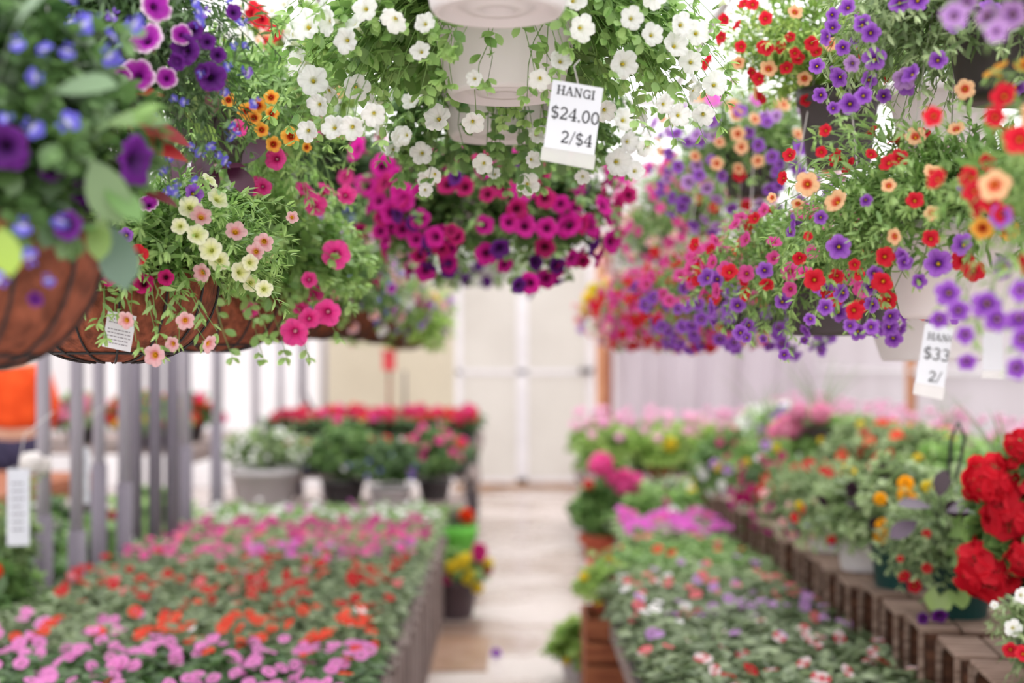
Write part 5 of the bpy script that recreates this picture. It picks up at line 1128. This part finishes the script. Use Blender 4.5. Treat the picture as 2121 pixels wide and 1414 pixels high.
for i, (x, y, lb, fl, gr) in enumerate([(-2.15, 5.6, 'leafy plant with orange and yellow flowers on the floor at the left edge', [('marigold_red', 2), ('marigold_lemon', 2)], 'mid'), (-2.3, 6.3, 'broad leaved green plant on the floor left of the left bench', [('white_head', .3)], 'deep'), (-2.2, 7.1, 'broad leaved green plant by the pair of middle posts', [('white_head', .5)], 'mid'),
        (-2.6, 7.9, 'green plant with small white flowers under the brown bench', [('white_head', 1)], 'deep'), (-2.25, 8.9, 'green plant with red flowers by the slim sleeved post', [('geranium_rose', 2)], 'fresh')]):
    potted(lb, x, y, .18, 'dark', .15, .2, (.3, .3, .24, .16), .3, 'oval', .10, gr, [(a, b, .04, -.2, 1) for a, b in fl], 5, 220 + i, nst=50, inner=260)
    MB().box(-.2, .2, -.2, .2, 0, .18).build('upturned_crate', M_CRATEIN).location = (x, y, 0)
    bpy.context.scene.objects[-1] if False else None
for o in [o for o in COL.objects if o.name.startswith('upturned_crate')]:
    o['label'] = 'dark wooden box under a leafy plant left of the bench'; o['category'] = 'box'; o['group'] = 'dark wooden boxes under the leafy plants'
potted('white flower head on a stem by the hanging white sign at the left edge', -2.02, 5.75, .55, 'dark', .06, .1, (.10, .1, .2, .05), .2, 'oval', .06, 'sage', [], 0, 230, nst=16, inner=60, fixed=[('white_head', 68, 962, 60), ('white_head', 85, 965, 44)])
MB().box(-2.12, -1.92, 5.65, 5.85, 0, .55).build('plant_stand', M_DARKPOT)
COL.objects['plant_stand']['label'] = 'slim dark stand under the white flower at the left edge'; COL.objects['plant_stand']['category'] = 'stand'
def sign(label, px, py, d, w, h, rot):
    t = thing('hanging_sign', label, 'sign', P(px, py, d), rot)
    MB().box(-w / 2, w / 2, -.002, .002, -h / 2, h / 2).build('card', M_PAPER, t)
    mb = MB(); rng = np.random.default_rng(int(px))
    for i in range(7):
        x = -w * .3
        for j in range(3): l = rng.uniform(.1, .22) * w; mb.box(x, x + l, -.004, -.003, h * .3 - i * h * .1, h * .32 - i * h * .1); x += l + .03 * w
    mb.build('faint_print', M_FAINT, t)
    MB().tube([(0, 0, h / 2), (.02, 0, h / 2 + .12), (.12, 0, h / 2 + .2)], .002, 5).build('string', M_CLEARWIRE, t)
sign('long white card with faint print hanging at the left edge', 38, 1050, 5.0, .075, .27, .3)
sign('narrow white card with faint print hanging left of the middle posts', 168, 985, 6.3, .07, .25, .5)

# ================================================================== the person in orange
def skin(name, verts, edges, radii, m, parent=None, sub=2):
    me = bpy.data.meshes.new(name); me.from_pydata(verts, edges, []); me.materials.append(m); o = link(name, me, parent)
    s = o.modifiers.new('skin', 'SKIN'); 
    for i, r in enumerate(radii):
        v = me.skin_vertices[0].data[i]; v.radius = (r, r) if not isinstance(r, tuple) else r
    me.skin_vertices[0].data[0].use_root = True; s.use_smooth_shade = True
    u = o.modifiers.new('sub', 'SUBSURF'); u.levels = sub; u.render_levels = sub
    return o
px_, py_ = -3.5, 10.0
pr = thing('person', 'person in a bright orange jumper and dark trousers, back turned, behind the posts', 'person', (px_, py_, 0), .25)
V = [(0, 0, .96), (0, 0, 1.12), (0, 0, 1.30), (0, .01, 1.43), (0, 0, 1.53), (0, -.01, 1.60), (0, -.01, 1.70),       # pelvis..head 0-6
     (.17, .01, 1.42), (.25, 0, 1.18), (.20, .16, 1.02), (.15, .26, 1.06),                                     # right arm 7-10
     (-.17, .01, 1.42), (-.26, -.02, 1.18), (-.20, .14, 1.0), (-.14, .24, 1.04),                               # left arm 11-14
     (.10, 0, .88), (.11, .02, .50), (.11, -.02, .10), (.11, .10, .04),
     (-.10, 0, .88), (-.11, .02, .50), (-.11, -.02, .10), (-.11, .10, .04)]
E = [(0, 1), (1, 2), (2, 3), (3, 4), (4, 5), (5, 6), (3, 7), (7, 8), (8, 9), (9, 10), (3, 11), (11, 12), (12, 13), (13, 14), (0, 15), (15, 16), (16, 17), (17, 18), (0, 19), (19, 20), (20, 21), (21, 22)]
R_ = [.13, .12, .13, .11, .055, .075, .09, .065, .045, .036, .028, .065, .045, .036, .028, .085, .06, .042, .04, .085, .06, .042, .04]
skin('body', V, E, R_, M_SKIN, pr)
for s in (1, -1):      # hands: five fingers each
    b = np.array(V[10 if s > 0 else 14]); hv = [tuple(b)]; he = []; hr = [.026]
    for fi, (dx, L) in enumerate(((-.022, .075), (-.007, .085), (.008, .08), (.022, .065), (-.04 * s, .05))):
        n0 = len(hv); hv += [tuple(b + [dx, .05 if fi < 4 else .02, -.005]), tuple(b + [dx * 1.2, .05 + L * .5, -.012]), tuple(b + [dx * 1.2, .05 + L * .8, -.035])]
        hr += [.010, .009, .008]; he += [(0, n0), (n0, n0 + 1), (n0 + 1, n0 + 2)]
    skin('hand', hv, he, hr, M_SKIN, pr, 1)
jv = [0, 1, 2, 3, 7, 8, 9, 11, 12, 13]; jm = {v: i for i, v in enumerate(jv)}
JV = [V[i] for i in jv]; JV[0] = (0, 0, 1.0); JE = [(jm[a], jm[b]) for a, b in E if a in jm and b in jm]
skin('jumper', JV, JE, [(.19, .15), (.185, .145), (.19, .15), (.15, .13), .095, .075, .058, .095, .075, .058], M_ORANGE, pr)
tv = [0, 15, 16, 17, 19, 20, 21]; tm = {v: i for i, v in enumerate(tv)}
skin('trousers', [V[i] for i in tv], [(tm[a], tm[b]) for a, b in E if a in tm and b in tm], [.15, .11, .085, .07, .11, .085, .07], M_NAVY, pr)
mb = MB(); prof = [(.001, 1.83), (.06, 1.82), (.10, 1.77), (.112, 1.70), (.105, 1.62), (.085, 1.56), (.05, 1.54)]
o = mb.lathe(prof, 20).build('hair', M_HAIR, pr, True); o.location = (0, -.03, 0)
